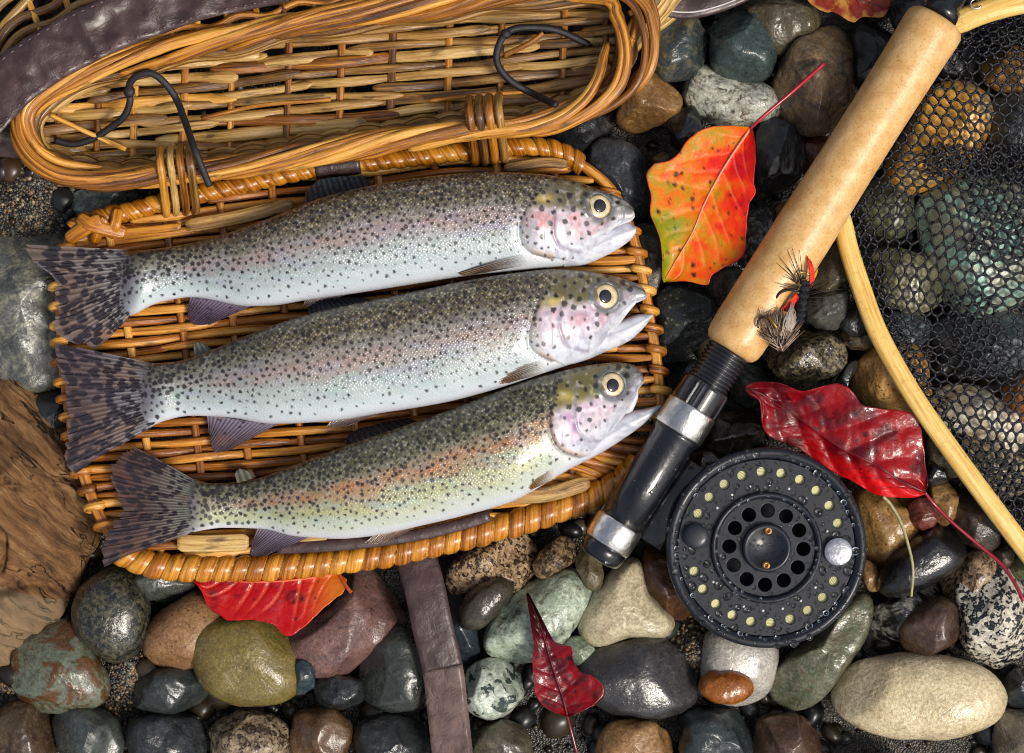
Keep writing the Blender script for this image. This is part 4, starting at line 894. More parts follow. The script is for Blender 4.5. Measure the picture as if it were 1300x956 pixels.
    for _ in range(tries):
        x = rs.uniform(x0+2, x1-20); i = int(np.searchsorted(xs, x)); i = min(i, len(xs)-1); v = rs.random()
        y = yd[i]+h[i]*v; head = H[i, int(v*(na-1))] > .5
        tail = 1-min(1, max(0, (x-x0)/150)); pr = np.interp(v, [0, .3, .5, .7, .85, .95], [1, .95, .85, .66, .34, 0])*F.get('spotty', 1)
        pr = max(pr, tail*.8*(v < .93)); md = np.interp(v, [0, .35, .7, 1], [5.8, 6.6, 7.8, 11])*rs.uniform(.78, 1.4)*F.get('gap', 1)
        r = np.interp(v, [0, .4, .8], [2.5, 2.3, 1.7])*rs.uniform(.6, 1.3)*(1+.5*tail)
        if head:
            md = 11.5; r *= 1.35; pr = np.interp(v, [0, .3, .5, .7, .8], [.9, .8, .3, .2, 0])
            if math.hypot(x-ex, y-ey) < er+6: continue
        if rs.random() > pr: continue
        c = (int(x//12), int(y//12)); bad = False
        for a in (-1, 0, 1):
            for d in (-1, 0, 1):
                for q in grid.get((c[0]+a, c[1]+d), ()):
                    if (q[0]-x)**2+(q[1]-y)**2 < md*md: bad = True
        if bad: continue
        grid.setdefault(c, []).append((x, y)); pts.append((x, y, r, rs.random()))
    wx = XX+3.2*(fbm(XX/2.7, YY/2.7, 5)-.5); wy = YY+3.2*(fbm(XX/2.7, YY/2.7, 6)-.5); spot = np.zeros_like(XX)
    for x, y, r, q in pts:
        i0, i1 = np.searchsorted(xs, x-8), np.searchsorted(xs, x+8); 
        d = np.hypot((wx[i0:i1]-x), (wy[i0:i1]-y)*(.85+.3*q)); spot[i0:i1] = np.maximum(spot[i0:i1], smooth(r+.65, r-.65, d)*(.8+.2*q))
    body_m = 1-H; dors = smooth(.40, .20, V_+nz*.12)*body_m*smooth(x0+60, x0+240, XX)
    scl = (body_m*np.interp(V_, [0, .4, .75, 1], [1, .9, .55, .15])*smooth(x0, x0+80, XX))
    att = np.stack([scl, dors*F.get('goldy', .9), 0*scl], -1)
    kz = 1-(fz+30)/CAMH
    def W(x, y, z): return np.stack([(x-650)*kz, -(y-478)*kz, z], -1)
    g = Geo(); n, m = XX.shape
    Fc = [(i*m+j, i*m+(j+1) % m, (i+1)*m+(j+1) % m, (i+1)*m+j) for i in range(n-1) for j in range(m)]
    Fc += [tuple(range(m-1, -1, -1)), tuple((n-1)*m+j for j in range(m))]
    g.add(W(XX, YY, ZZ).reshape(-1, 3), Fc, col=Cn(col.reshape(-1, 3)), sc=att.reshape(-1, 3), spot=np.repeat(spot.reshape(-1, 1), 3, 1))
    # ---- lower jaw, grown out of the head
    jt, jb = np.array(F['jt'], float), np.array(F['jb'], float); jx1 = min(jt[-1, 0], jb[-1, 0])
    jx = np.concatenate([np.linspace(jt[0, 0], jx1-8, 50), jx1-8*np.linspace(1, 0, 12)[1:]**2]); a1 = pchip(jt[:, 0], jt[:, 1], jx); b1 = pchip(jb[:, 0], jb[:, 1], jx); b1 = np.maximum(b1, a1+.8)
    jT = np.minimum(.62*(b1-a1), np.interp(jx, [jx[0], jx1], [F['fatj'], 7])); jz = np.interp(jx, xs, zc)
    an = np.linspace(0, 2*math.pi, 44, endpoint=False); 
    JX = np.repeat(jx[:, None], 44, 1); JY = ((a1+b1)/2)[:, None]-((b1-a1)/2)[:, None]*np.cos(an)[None]; JZ = jz[:, None]+jT[:, None]*np.sin(an)[None]
    jc = np.broadcast_to(np.array([202., 204, 212]), JX.shape+(3,)).copy(); t_ = ((1-np.cos(an))/2)[None]+0*JX
    tipd = smooth(jx1-12, jx1-2, JX)*smooth(.55, .1, t_); jc += (np.array([96, 98, 110])-jc)*(tipd*.8)[..., None]
    jc += (np.array([186, 190, 204])-jc)*(smooth(.45, .7, fbm(JX/14, JY/4, 8))*.5)[..., None]; jc += (np.array([158, 132, 134])-jc)*(smooth(.24, .02, t_)*.8)[..., None]; jc += (np.array([150, 152, 166])-jc)*(smooth(.5, .72, fbm(JX/9, JY/3, 18))*.5)[..., None]; jc += (np.array([140, 142, 152])-jc)*(np.exp(-((t_-.42)/.05)**2)*.5)[..., None]
    n, m = JX.shape
    Fc = [(i*m+j, i*m+(j+1) % m, (i+1)*m+(j+1) % m, (i+1)*m+j) for i in range(n-1) for j in range(m)]+[tuple(range(m-1, -1, -1)), tuple((n-1)*m+j for j in range(m))]
    z3 = np.zeros((n*m, 3)); g.add(W(JX, JY, JZ).reshape(-1, 3), Fc, col=Cn(jc.reshape(-1, 3)), sc=z3, spot=z3)
    # ---- upper jaw bone (maxilla) lying over the cheek
    def zs(x, y):
        i = min(int(np.searchsorted(xs, x)), len(xs)-1); c = np.clip(((yd[i]+yv[i])/2-y)/(h[i]/2), -1, 1); return zc[i]+T[i]*(1-c*c)**.44
    mx = cr([(x, y, max(zs(x, y), fz+F['mzmin'])+1.0) for x, y in F['max']], 26); mp = W(mx[:, 0], mx[:, 1], mx[:, 2]); G0 = g.n
    tp = np.interp(np.linspace(0, 1, 26), [0, .12, .8, 1], [.45, .8, 1, .35]); tg = Geo(); tube(tg, mp, F['mw']*tp, 3.2*tp, 14)
    tv = np.vstack(tg.V); mc = np.tile(np.array([196., 198, 202]), (len(tv), 1)); mc -= 40*(fbm(tv[:, 0]/5, tv[:, 1]/5, 4)-.5)[:, None]
    z3 = np.zeros((len(tv), 3)); g.add(tv, tg.F, col=Cn(mc), sc=z3, spot=z3)
    base = W(np.array((x0+x1)/2), np.array((yd.mean()+yv.mean())/2), np.array(fz)); base = (float(base[0]), float(base[1]), float(fz))
    root = thing('rainbow_trout', F['label'], 'fish', base, 'trout laid on the creel lid')
    body = g.obj('body', skin_mat('trout_skin', F['goldc'], F['olive']), root)
    # ---- eye
    tx_, ty_ = (zs(ex+er, ey)-zs(ex-er, ey))/(2*er)*.55, (zs(ex, ey+er)-zs(ex, ey-er))/(2*er)*.55; ez = zs(ex, ey)+1.2; V = []; cl = []; nr, nt = 14, 40
    for i in range(nr):
        r = er*i/(nr-1)
        for j in range(nt):
            a = 2*math.pi*j/nt; V.append(W(np.array(ex+r*math.cos(a)), np.array(ey+r*math.sin(a)), np.array(ez+tx_*r*math.cos(a)+ty_*r*math.sin(a)+5.2*math.sqrt(max(0, 1-(i/(nr-1))**2*.96))-2)))
            q = i/(nr-1); c = np.interp(q, [0, .5, .56, .78, .9, 1], [0, 0, 1, 1, 2, 3]); pal_ = np.array([[198, 170, 110], [212, 194, 156], [206, 188, 130], [70, 72, 70]], float)
            cc = np.array([np.interp(c, [0, 1, 2, 3], pal_[:, k]) for k in range(3)]); cl.append(cc*(.9+.2*vn(np.array(j*.6), np.array(q*5.0), 3)))
    Fc = [(i*nt+j, i*nt+(j+1) % nt, (i+1)*nt+(j+1) % nt, (i+1)*nt+j) for i in range(nr-1) for j in range(nt)]
    g = Geo(); g.add(V, [f[::-1] for f in Fc], col=Cn(np.clip(cl, 0, 255))); eye = g.obj('eye', M_EYE, body)
    px_, py_ = ex+F.get('pup', (1.0, -.6))[0], ey+F.get('pup', (1.0, -.6))[1]; V = []
    for i in range(8):
        r = er*.5*math.sin(i/7*math.pi/2)
        for j in range(28):
            a = 2*math.pi*j/28; V.append(W(np.array(px_+r*math.cos(a)*1.0), np.array(py_+r*math.sin(a)*1.08), np.array(ez+tx_*r*math.cos(a)+ty_*r*math.sin(a)+2.6+1.9*math.cos(i/7*math.pi/2))))
    Fc = [((i+1)*28+j, (i+1)*28+(j+1) % 28, i*28+(j+1) % 28, i*28+j) for i in range(7) for j in range(28)]
    g = Geo(); g.add(V, Fc); g.obj('pupil', M_PUP, eye)
    # ---- fins
    def fin(name, root_p, tip_p, z_root, z_tip, c_root, c_tip, spots=0, nS=34, nT=56, alpha=(1, .8), bow=.0, dark=(38, 32, 38), ray=.9, nray=16, seedf=0, lift=0, hem=None, fade=.02, raydk=.3, fray=1.5):
        A = cr(np.array(root_p, float), nT); B = cr(np.array(tip_p, float), nT)
        s_ = np.linspace(0, 1, nS)[:, None, None]; XY = A[None]*(1-s_)+B[None]*s_
        tt = np.linspace(0, 1, nT); ss = np.linspace(0, 1, nS)[:, None]
        z = z_root*(1-ss)+z_tip*ss+lift*np.sin(ss*math.pi)+bow*np.sin(tt*math.pi)[None]*ss+ray*np.sin(tt*math.pi*2*nray+1.2*fbm(tt*6, tt*0, seedf))[None]*smooth(0, .25, ss)
        fr = fray*(fbm(tt*46, tt*0, seedf+2, 2)-.5)[None]*smooth(.7, 1, ss); G = W(XY[..., 0]+fr, XY[..., 1]+fr, z+0*XY[..., 0])
        X_, Y_ = XY[..., 0], XY[..., 1]
        c = np.array(c_root, float)*(1-smooth(.0, .8, ss))[..., None]+np.array(c_tip, float)*smooth(.0, .8, ss)[..., None]+0*XY[..., :1]
        rayc = .5+.5*np.sin(tt*math.pi*2*nray+1.2*fbm(tt*6, tt*0, seedf)); c *= (1-raydk*(1-rayc))[None, :, None]
        mott = fbm(tt[None]*5, ss*3+0*tt[None], seedf+9, 3); c += (np.array(hem if hem is not None else c_tip)-c)*(smooth(.5, .75, mott)*.35)[..., None]
        al = alpha[0]*(1-ss)+alpha[1]*ss+0*X_; al = al*(.86+.2*rayc[None])*smooth(0, fade, ss)
        if spots:
            rr = random.Random(seedf+5); sp_ = np.zeros_like(X_)
            for _ in range(spots):
                cs_, ct_ = rr.random()*.96, rr.random(); ls = .026+.030*cs_; lt = .022*rr.uniform(.7, 1.3)
                d = ((ss-cs_)/ls)**2+((tt[None]-ct_)/lt)**2; sp_ = np.maximum(sp_, smooth(1.5, .6, d))
            c += (np.array(dark)-c)*(sp_*.92)[..., None]; al = np.maximum(al, sp_*.95)
        g = Geo(); sheet(g, G, .7, col=Cn(np.clip(c, 0, 255)), sc=np.stack([np.clip(al, 0, 1)]*3, -1)); return g.obj(name, M_FIN, body)
    for k, f in enumerate(F['fins']):
        kw = dict(f); nm = kw.pop('name'); fin(nm, kw.pop('root'), kw.pop('tip'), fz+kw.pop('zr'), fz+kw.pop('zt'), kw.pop('c0'), kw.pop('c1'), seedf=F['seed']*7+k*13, **kw)
    return root

VIO = (92, 84, 104); VIO2 = (70, 56, 62); BRW = (124, 84, 62); PEC0 = (168, 156, 148); PEC1 = (120, 98, 80)
silver = [(0, (60, 54, 38)), (.12, (84, 77, 54)), (.26, (112, 107, 88)), (.38, (134, 132, 124)), (.50, (140, 143, 144)), (.64, (154, 163, 162)), (.8, (174, 186, 187)), (.9, (192, 202, 206)), (1, (204, 211, 218))]
green = [(0, (70, 66, 36)), (.16, (96, 91, 54)), (.32, (124, 121, 92)), (.44, (148, 138, 112)), (.56, (154, 153, 124)), (.70, (164, 168, 126)), (.82, (180, 187, 166)), (1, (206, 211, 217))]
ZL = 80
trout(dict(seed=11, z=ZL, x0=140, x1=806.5, head=690, label='topmost silver trout, its mouth nearly closed, lying beside the basket',
  dor=[(138, 320), (180, 317), (242, 308), (329, 282), (420, 248), (500, 231), (560, 223), (620, 219), (680, 221), (720, 227), (760, 240), (782, 247), (792, 252), (801, 259), (805, 264), (806.5, 269)],
  ven=[(138, 405), (163, 401), (200, 384), (242, 377), (318, 389), (346, 388), (391, 381), (450, 373), (520, 362), (600, 350), (680, 342), (715, 338), (738, 333), (752, 322), (768, 304), (780, 290), (792, 284), (802, 280), (806.5, 275)],
  jt=[(715, 312), (745, 302), (770, 290), (785, 282), (798, 281), (808, 286)], jb=[(715, 339), (737, 337), (772, 323), (792, 311), (803, 302), (808, 295)], fatj=22, mzmin=14,
  max=[(791, 276), (778, 286), (762, 294), (745, 304)], mw=4.6, eye=(760, 263, 15.5), pup=(1.2, -.8),
  oper=[(690, 236), (680, 250), (667, 272), (661, 292), (664, 310), (676, 321), (700, 327)], preop=[(704, 268), (702, 285), (703, 302), (712, 316), (735, 322)], gold=(690, 254),
  stops=silver, stripe=(.46, .10, (184, 132, 122), .52), tint=(184, 194, 196), crown=(92, 86, 58), cheek=(200, 184, 192), blush=(202, 128, 130), goldc=(206, 180, 116), olive=(72, 61, 37), ll=.40,
  fins=[dict(name='tail_fin', root=[(166, 317), (168, 342), (167, 368), (168, 398)], tip=[(28, 309), (36, 330), (64, 352), (69, 384), (70, 425), (122, 442)], zr=29, zt=3, raydk=.2, c0=(150, 152, 152), c1=(134, 116, 108), spots=230, fade=.34, nS=90, nT=170, fray=9, alpha=(.95, .42), nray=24, bow=6, hem=(150, 150, 172)),
        dict(name='anal_fin', root=[(240, 374), (275, 381), (318, 388)], tip=[(234, 392), (240, 410), (262, 412)], zr=14, zt=4, c0=(116, 100, 124), c1=(74, 56, 74), spots=26, alpha=(1, .9)),
        dict(name='pelvic_fin', root=[(386, 380), (420, 375), (458, 368)], tip=[(384, 387), (392, 388), (402, 386)], zr=16, zt=18, c0=(196, 176, 176), c1=(140, 116, 120), alpha=(1, .9)),
        dict(name='pectoral_fin', root=[(664, 325), (668, 332), (674, 338)], tip=[(582, 348), (590, 351), (612, 348)], zr=66, zt=57, c0=(186, 182, 184), c1=(112, 92, 72), alpha=(.1, 1.25), hem=(170, 150, 120), nray=9, lift=6),
        dict(name='dorsal_fin', root=[(388, 262), (430, 249), (474, 239)], tip=[(386, 244), (408, 226), (462, 221)], zr=30, zt=14, c0=(70, 76, 78), c1=(64, 74, 84), spots=14, alpha=(1, .9), nray=12)]))
trout(dict(seed=23, z=ZL+3, x0=166, x1=821.5, head=700, label='middle trout of the three on the lid, silver with its jaws open',
  dor=[(164, 458), (190, 461), (215, 460), (260, 447), (311, 427), (381, 402), (450, 386), (520, 372), (600, 355), (660, 346), (700, 342), (740, 344), (784, 351), (804, 357), (814, 362), (819, 367), (821.5, 372)],
  ven=[(164, 556), (180, 548), (203, 536), (242, 528), (290, 530), (346, 538), (415, 535), (480, 525), (560, 512), (640, 491), (690, 474), (720, 464), (745, 456), (762, 444), (776, 424), (790, 400), (804, 387), (814, 382), (820, 379), (821.5, 376)],
  jt=[(725, 428), (752, 420), (775, 411), (797, 403), (815, 398), (829, 397.5)], jb=[(725, 463), (745, 457), (768, 447), (799, 433), (819, 415), (829, 402)], fatj=23, mzmin=14,
  max=[(809, 378), (796, 392), (783, 408), (770, 422)], mw=5.2, eye=(768.5, 377, 16), pup=(-.6, -.2),
  oper=[(698, 352), (692, 368), (684, 388), (677, 408), (673, 428), (677, 444), (700, 456)], preop=[(712, 384), (709, 402), (710, 420), (720, 440), (745, 447)], gold=(700, 384),
  stops=silver, stripe=(.50, .11, (182, 132, 116), .5), tint=(186, 196, 188), crown=(98, 92, 60), cheek=(200, 184, 196), blush=(186, 140, 154), goldc=(208, 184, 118), olive=(74, 63, 38), ll=.42, gap=1.02,
  fins=[dict(name='tail_fin', root=[(194, 461), (197, 488), (197, 516), (196, 541)], tip=[(64, 434), (70, 462), (82, 500), (84, 545), (79, 585), (88, 600)], zr=29, zt=9, raydk=.2, c0=(148, 150, 152), c1=(106, 92, 96), spots=230, fade=.34, nS=90, nT=170, fray=9, alpha=(.95, .55), nray=24, bow=6, hem=(130, 92, 66)),
        dict(name='anal_fin', root=[(260, 525), (305, 533), (352, 538)], tip=[(262, 548), (268, 574), (290, 572)], zr=14, zt=4, c0=(120, 110, 130), c1=(84, 66, 78), spots=16, alpha=(1, .8), hem=(140, 92, 66)),
        dict(name='pelvic_fin', root=[(418, 535), (450, 530), (486, 523)], tip=[(414, 542), (424, 543), (440, 541)], zr=16, zt=16, c0=(150, 130, 124), c1=(110, 90, 88), alpha=(1, .9)),
        dict(name='pectoral_fin', root=[(684, 456), (690, 463), (694, 472)], tip=[(611, 477), (618, 488), (646, 486)], zr=68, zt=59, c0=(190, 182, 176), c1=(132, 104, 80), alpha=(.1, 1.25), hem=(170, 150, 120), nray=9, lift=6),
        dict(name='dorsal_fin', root=[(392, 402), (430, 392), (478, 382)], tip=[(390, 388), (410, 379), (452, 376)], zr=30, zt=14, c0=(60, 64, 70), c1=(50, 54, 66), spots=8, alpha=(1, .95), nray=12),
        dict(name='adipose_fin', root=[(246, 453), (256, 449), (268, 445)], tip=[(243, 438), (247, 434), (258, 436)], zr=20, zt=14, c0=(92, 92, 78), c1=(108, 112, 104), alpha=(1, .8), nray=3, nS=12, nT=20)]))
trout(dict(seed=37, z=ZL+1, x0=222, x1=818, head=712, label='lowest trout on the lid, greener with an orange stripe and gaping jaws',
  dor=[(220, 598), (240, 607), (265, 614), (300, 614), (331, 606), (380, 588), (430, 569), (500, 545), (560, 524), (620, 501), (660, 486), (700, 474), (730, 467), (760, 462), (785, 460), (806, 464), (815, 472), (818, 478)],
  ven=[(220, 686), (251, 675), (281, 671), (331, 672), (374, 681), (430, 684), (466, 681), (539, 666), (612, 648), (651, 636), (688, 616), (720, 597), (745, 583), (765, 565), (782, 543), (796, 524), (806, 508), (812, 494), (818, 486)],
  jt=[(730, 560), (758, 546), (780, 534), (803, 522), (820, 519), (840, 514)], jb=[(730, 592), (760, 577), (790, 559), (809, 546), (828, 530), (840, 518)], fatj=24, mzmin=14,
  max=[(806, 490), (806, 504), (800, 518), (792, 532)], mw=5.4, eye=(776.5, 488.5, 15.5), pup=(.6, .6),
  oper=[(706, 494), (701, 512), (699, 530), (701, 550), (712, 568), (738, 578), (760, 578)], preop=[(730, 506), (728, 524), (732, 545), (745, 558), (768, 560)], gold=(716, 502),
  stops=green, stripe=(.47, .10, (186, 118, 70), .75), tint=(190, 184, 128), crown=(104, 98, 54), cheek=(200, 186, 194), blush=(166, 128, 170), goldc=(166, 160, 106), olive=(70, 65, 34), ll=.42, gap=.9, spotty=.95, goldy=.8,
  fins=[dict(name='tail_fin', root=[(250, 611), (252, 630), (252, 652), (252, 674)], tip=[(168, 566), (140, 590), (146, 628), (154, 648), (138, 672), (126, 718)], zr=29, zt=14, raydk=.22, c0=(140, 142, 134), c1=(86, 68, 66), spots=120, fade=.34, nS=90, nT=170, fray=9, alpha=(.95, .7), nray=26, bow=5, hem=(118, 72, 54)),
        dict(name='anal_fin', root=[(326, 670), (358, 677), (392, 683)], tip=[(318, 690), (316, 706), (336, 707)], zr=14, zt=10, c0=(112, 100, 118), c1=(70, 56, 66), spots=0, alpha=(1, .95)),
        dict(name='pelvic_fin', root=[(474, 680), (500, 675), (534, 666)], tip=[(462, 690), (474, 692), (496, 688)], zr=14, zt=16, c0=(170, 130, 106), c1=(132, 100, 84), alpha=(1, .9)),
        dict(name='pectoral_fin', root=[(700, 588), (703, 598), (706, 606)], tip=[(634, 619), (644, 625), (672, 621)], zr=66, zt=57, c0=(206, 180, 150), c1=(166, 118, 60), alpha=(.1, 1.25), hem=(170, 150, 120), nray=9, lift=6),
        dict(name='dorsal_fin', root=[(440, 568), (485, 553), (532, 536)], tip=[(436, 560), (452, 546), (516, 530)], zr=28, zt=14, c0=(56, 54, 56), c1=(44, 42, 50), spots=8, alpha=(1, .95), nray=12),
        dict(name='adipose_fin', root=[(300, 614), (312, 611), (324, 606)], tip=[(296, 602), (302, 596), (318, 599)], zr=20, zt=16, c0=(100, 98, 74), c1=(116, 116, 98), alpha=(1, .8), nray=3, nS=12, nT=20)]))
# ------------------------------------------------------------------ driftwood
b = NB('driftwood'); vv = b.px(5.0); n0 = b.n('TexNoise', Vector=vv, Scale=1/60.0, Detail=2).outputs[1]
vw = b.vmath('ADD', vv, b.n('VectorMath', {'operation': 'SCALE'}, Vector=n0, Scale=26.0).outputs[0])
mr = b.n('Mapping', Vector=vw, Rotation=(0, 0, math.radians(41))).outputs[0]; mp = b.vmath('MULTIPLY', mr, (.009, .11, .05)); g1 = b.noise(mp, 1.0, 6, .65); mp2 = b.vmath('MULTIPLY', mr, (.02, .8, .3))
g2 = b.noise(mp2, 1.0, 5, .7); bl = b.noise(vv, 1/38.0, 4, .6)
cw = b.ramp(b.math('ADD', b.math('MULTIPLY', g1, .6), b.math('MULTIPLY', g2, .4)), [(.30, C(46, 32, 20)), (.42, C(98, 70, 46)), (.52, C(150, 108, 68)), (.64, C(184, 146, 102))])
cw = b.mix(b.ramp(bl, [(.5, 0.0), (.68, .6)]), cw, C(146, 100, 62)); g3 = b.noise(b.vmath('MULTIPLY', mr, (.03, 2.2, .6)), 1.0, 3, .6)
crk = b.ramp(b.math('ABSOLUTE', b.math('SUBTRACT', b.noise(b.vmath('MULTIPLY', mr, (.0035, .040, .02)), 1.0, 4, .55), .47)), [(.003, 1.0), (.012, 0.0)])
cw = b.mix(crk, cw, C(28, 20, 14)); cw = b.mix(b.ramp(g3, [(.54, 0.0), (.62, .6)]), cw, C(58, 42, 30)); cw = b.mix(b.ramp(b.noise(vv, 1/3.0, 3, .6), [(.62, 0.0), (.72, .5)]), cw, C(176, 160, 132))
b.bs(Base_Color=cw, Roughness=.6, Normal=b.bump(b.math('SUBTRACT', b.math('ADD', b.math('MULTIPLY', g1, 2.0), b.math('ADD', g2, g3)), b.math('MULTIPLY', crk, 2.5)), 1.0, 3.0)); b.b.inputs['Specular IOR Level'].default_value = .3
def wood_disp(p):
    x = p[:, 0]+650; y = 478-p[:, 1]; q = p.copy(); up = p[:, 2] > 10
    u = x*.75+y*.66; w = -x*.66+y*.75+14*(fbm(x/80, y/80, 2, 2)-.5)
    gr = 1-2*np.abs(fbm(w/34, u/240, 12, 5)-.5)*2; q[:, 2] += up*(gr*15-10+22*(fbm(x/70, y/70, 31, 2)-.5)); st_ = np.floor((w+6*fbm(u/40, w/40, 5))/34); q[:, 2] += up*5*(hash2(st_, st_*0, 3)-.5)
    _, d = line_d(x, y, [(-40, 742), (10, 744), (45, 738), (78, 744)]); q[:, 2] -= up*16*np.exp(-d**2/60)
    for L in ([(10, 560), (60, 600), (112, 668)], [(-10, 640), (12, 660), (20, 690), (14, 720)], [(60, 655), (96, 690), (122, 690)]):
        _, d = line_d(x, y, L); q[:, 2] -= up*10*np.exp(-d**2/7)
    rr = random.Random(8)
    for _k in range(16):
        cx, cy, ln = rr.uniform(-20, 110), rr.uniform(505, 735), rr.uniform(14, 46); bn = rr.uniform(-8, 8)
        _, d = line_d(x, y, [(cx-.75*ln, cy-.66*ln), (cx+bn*.5, cy-bn*.5), (cx+.75*ln, cy+.66*ln)]); q[:, 2] -= up*rr.uniform(4, 9)*np.exp(-d**2/rr.uniform(1.5, 5))
    return q
V, F, base = stone_geo([(-120, 470), (-60, 465), (0, 490), (32, 501), (62, 522), (86, 552), (110, 600), (120, 640), (128, 676), (122, 700), (104, 712), (88, 738), (76, 750), (30, 744), (-20, 752), (-110, 750), (-150, 640)], 76, hz=46, e=.5, facets=7, rough=.6, nt=300, nf=120, sig=1.0, seed=93, disp=wood_disp)
g = Geo(); g.add(V, F); wood = tag(g.obj('driftwood', b.m, loc=base), 'weathered brown driftwood log end with swirling grain beside the trout tails', 'driftwood')

mw2 = b.m.copy(); mw2.name = 'bleached_wood'
for nd in mw2.node_tree.nodes:
    if nd.type == 'BSDF_PRINCIPLED':
        src = nd.inputs['Base Color'].links[0].from_socket; mx_ = mw2.node_tree.nodes.new('ShaderNodeMix'); mx_.data_type = 'RGBA'; mx_.inputs[0].default_value = .45; mx_.inputs[7].default_value = C(176, 156, 126)
        mw2.node_tree.links.new(src, mx_.inputs[6]); mw2.node_tree.links.new(mx_.outputs[2], nd.inputs['Base Color']); break
V, F, _b = stone_geo([(-120, 740), (-40, 738), (10, 734), (45, 732), (78, 746), (74, 772), (55, 806), (20, 836), (-20, 852), (-110, 852)], 62, hz=40, e=.55, facets=5, rough=.9, nt=140, nf=60, sig=1.0, seed=97, disp=wood_disp)
g = Geo(); g.add(V, F); g.obj('broken_end', mw2, wood)

# ------------------------------------------------------------------ fly rod
RA = np.array([1191.0, 24.0]); RD = np.array([-.5335, .8458]); ZROD = 104.0
def rp(t, off=0.0, dz=0.0):
    n_ = np.array([.8458, .5335]); q = RA+RD*t+n_*off; return P(q[0], q[1], ZROD+dz)
ax0 = rp(0); axd = rp(500)-rp(0); axk = np.linalg.norm(axd)/500
def rl(prof): return [(t*axk, r*.975) for t, r in prof]
rod = thing('fly_rod', 'fly fishing rod butt with pale cork grip and black reel seat with silver bands', 'fishing rod', (*rp(400)[:2], 40))
b = NB('cork'); v = b.px(1.7); n1 = b.noise(v, 1/20.0, 5, .62); n2 = b.noise(v, 1/3.0, 3, .6); n3 = b.vor(v, 1/9.0)
cc = b.ramp(n1, [(.3, C(196, 146, 84)), (.5, C(212, 168, 106)), (.7, C(222, 184, 128))]); cc = b.mix(b.ramp(n2, [(.52, 0.0), (.68, .5)]), cc, C(164, 104, 56)); cc = b.mix(b.ramp(n3, [(.05, .6), (.12, 0.0)]), cc, C(120, 74, 42))
b.bs(Base_Color=cc, Roughness=b.math('MULTIPLY_ADD', n2, .25, .26), Normal=b.bump(b.math('ADD', n1, b.math('MULTIPLY', n2, .6)), .45, 1.2), Coat_Weight=.18, Coat_Roughness=.3)
g = Geo(); prof = [(0, 0.1), (0, 26), (1, 32), (4, 36), (9, 38.5), (20, 39)]+[(t, 38.6-2.0*math.sin(math.pi*(t-20)/300)) for t in range(40, 330, 15)]+[(t, 38.6) for t in range(330, 470, 20)]+[(480, 38), (489, 36.5), (495, 33), (498, 27), (498.5, .1)]
lathe(g, rl(prof), ax0, axd, 72); g.obj('cork_grip', b.m, rod)
M_BLK = plain('black_lacquer', (16, 17, 21), .24, coat=.6, col2=(24, 26, 32), bump=.3, bs=3, spec=.4)
M_GRPH = plain('black_graphite', (22, 24, 31), .26, coat=.6, col2=(12, 13, 17), bump=.6, bs=7, spec=.4)
M_SIL = plain('nickel_silver', (236, 232, 226), .26, metal=1.0, col2=(206, 202, 196), bump=.8, bs=8)
g = Geo(); lathe(g, rl([(-90, .1), (-90, 17), (-20, 18), (-18, 22), (-2, 23), (-2, .1)]), ax0, axd, 40); g.obj('rod_blank', M_BLK, rod)
g = Geo(); pr = [(497, .1), (497, 26)]
for k in range(9): pr += [(499+k*5.6, 25.4), (500.2+k*5.6, 28), (502.6+k*5.6, 28), (503.6+k*5.6, 25.4)]
lathe(g, rl(pr+[(549, 26), (549, .1)]), ax0, axd, 48); g.obj('screw_thread', M_BLK, rod)
g = Geo(); N = 84; V = []; F = []
for i, (t, r) in enumerate([(548, .1), (548, 27), (550, 30.5), (554, 31.6), (578, 32), (584, 31.4), (586, 29), (586, .1)]):
    for j in range(N):
        a = 2*math.pi*j/N; rr = r*(1-(.05 if (j % 4 < 2 and 2 <= i <= 5 and (j//12) % 2) else 0)); e2 = np.array([0, 0, 1.]); d = axd/np.linalg.norm(axd); e1 = np.cross(d, e2); V.append(ax0+d*t*axk+(e1*math.cos(a)+e2*math.sin(a))*rr*.975)
F = [(i*N+j, (i+1)*N+j, (i+1)*N+(j+1) % N, i*N+(j+1) % N) for i in range(7) for j in range(N)]; g.add(V, F); g.obj('knurled_ring', M_BLK, rod, smooth_shade=False)
g = Geo(); lathe(g, rl([(583, .1), (583, 32), (585, 33.5), (588, 33.2), (606, 33.6), (619, 33.4), (621, 32), (621, .1)]), ax0, axd, 64); g.obj('silver_ring', M_SIL, rod)
g = Geo(); lathe(g, rl([(619, .1), (619, 31.5), (626, 31), (630, 29), (700, 28.5), (754, 28.5), (758, .1)]), ax0, axd, 56); g.obj('reel_seat', M_GRPH, rod)
g = Geo(); lathe(g, rl([(755, .1), (755, 30), (758, 31.5), (770, 31.8), (788, 31.4), (790, 30), (790, .1)]), ax0, axd, 64); g.obj('silver_ring', M_SIL, rod)
g = Geo(); lathe(g, rl([(789, .1), (789, 29.5), (798, 29.5), (806, 28.5), (810, 25), (812, 18), (812, .1)]), ax0, axd, 56); g.obj('end_cap', M_BLK, rod)

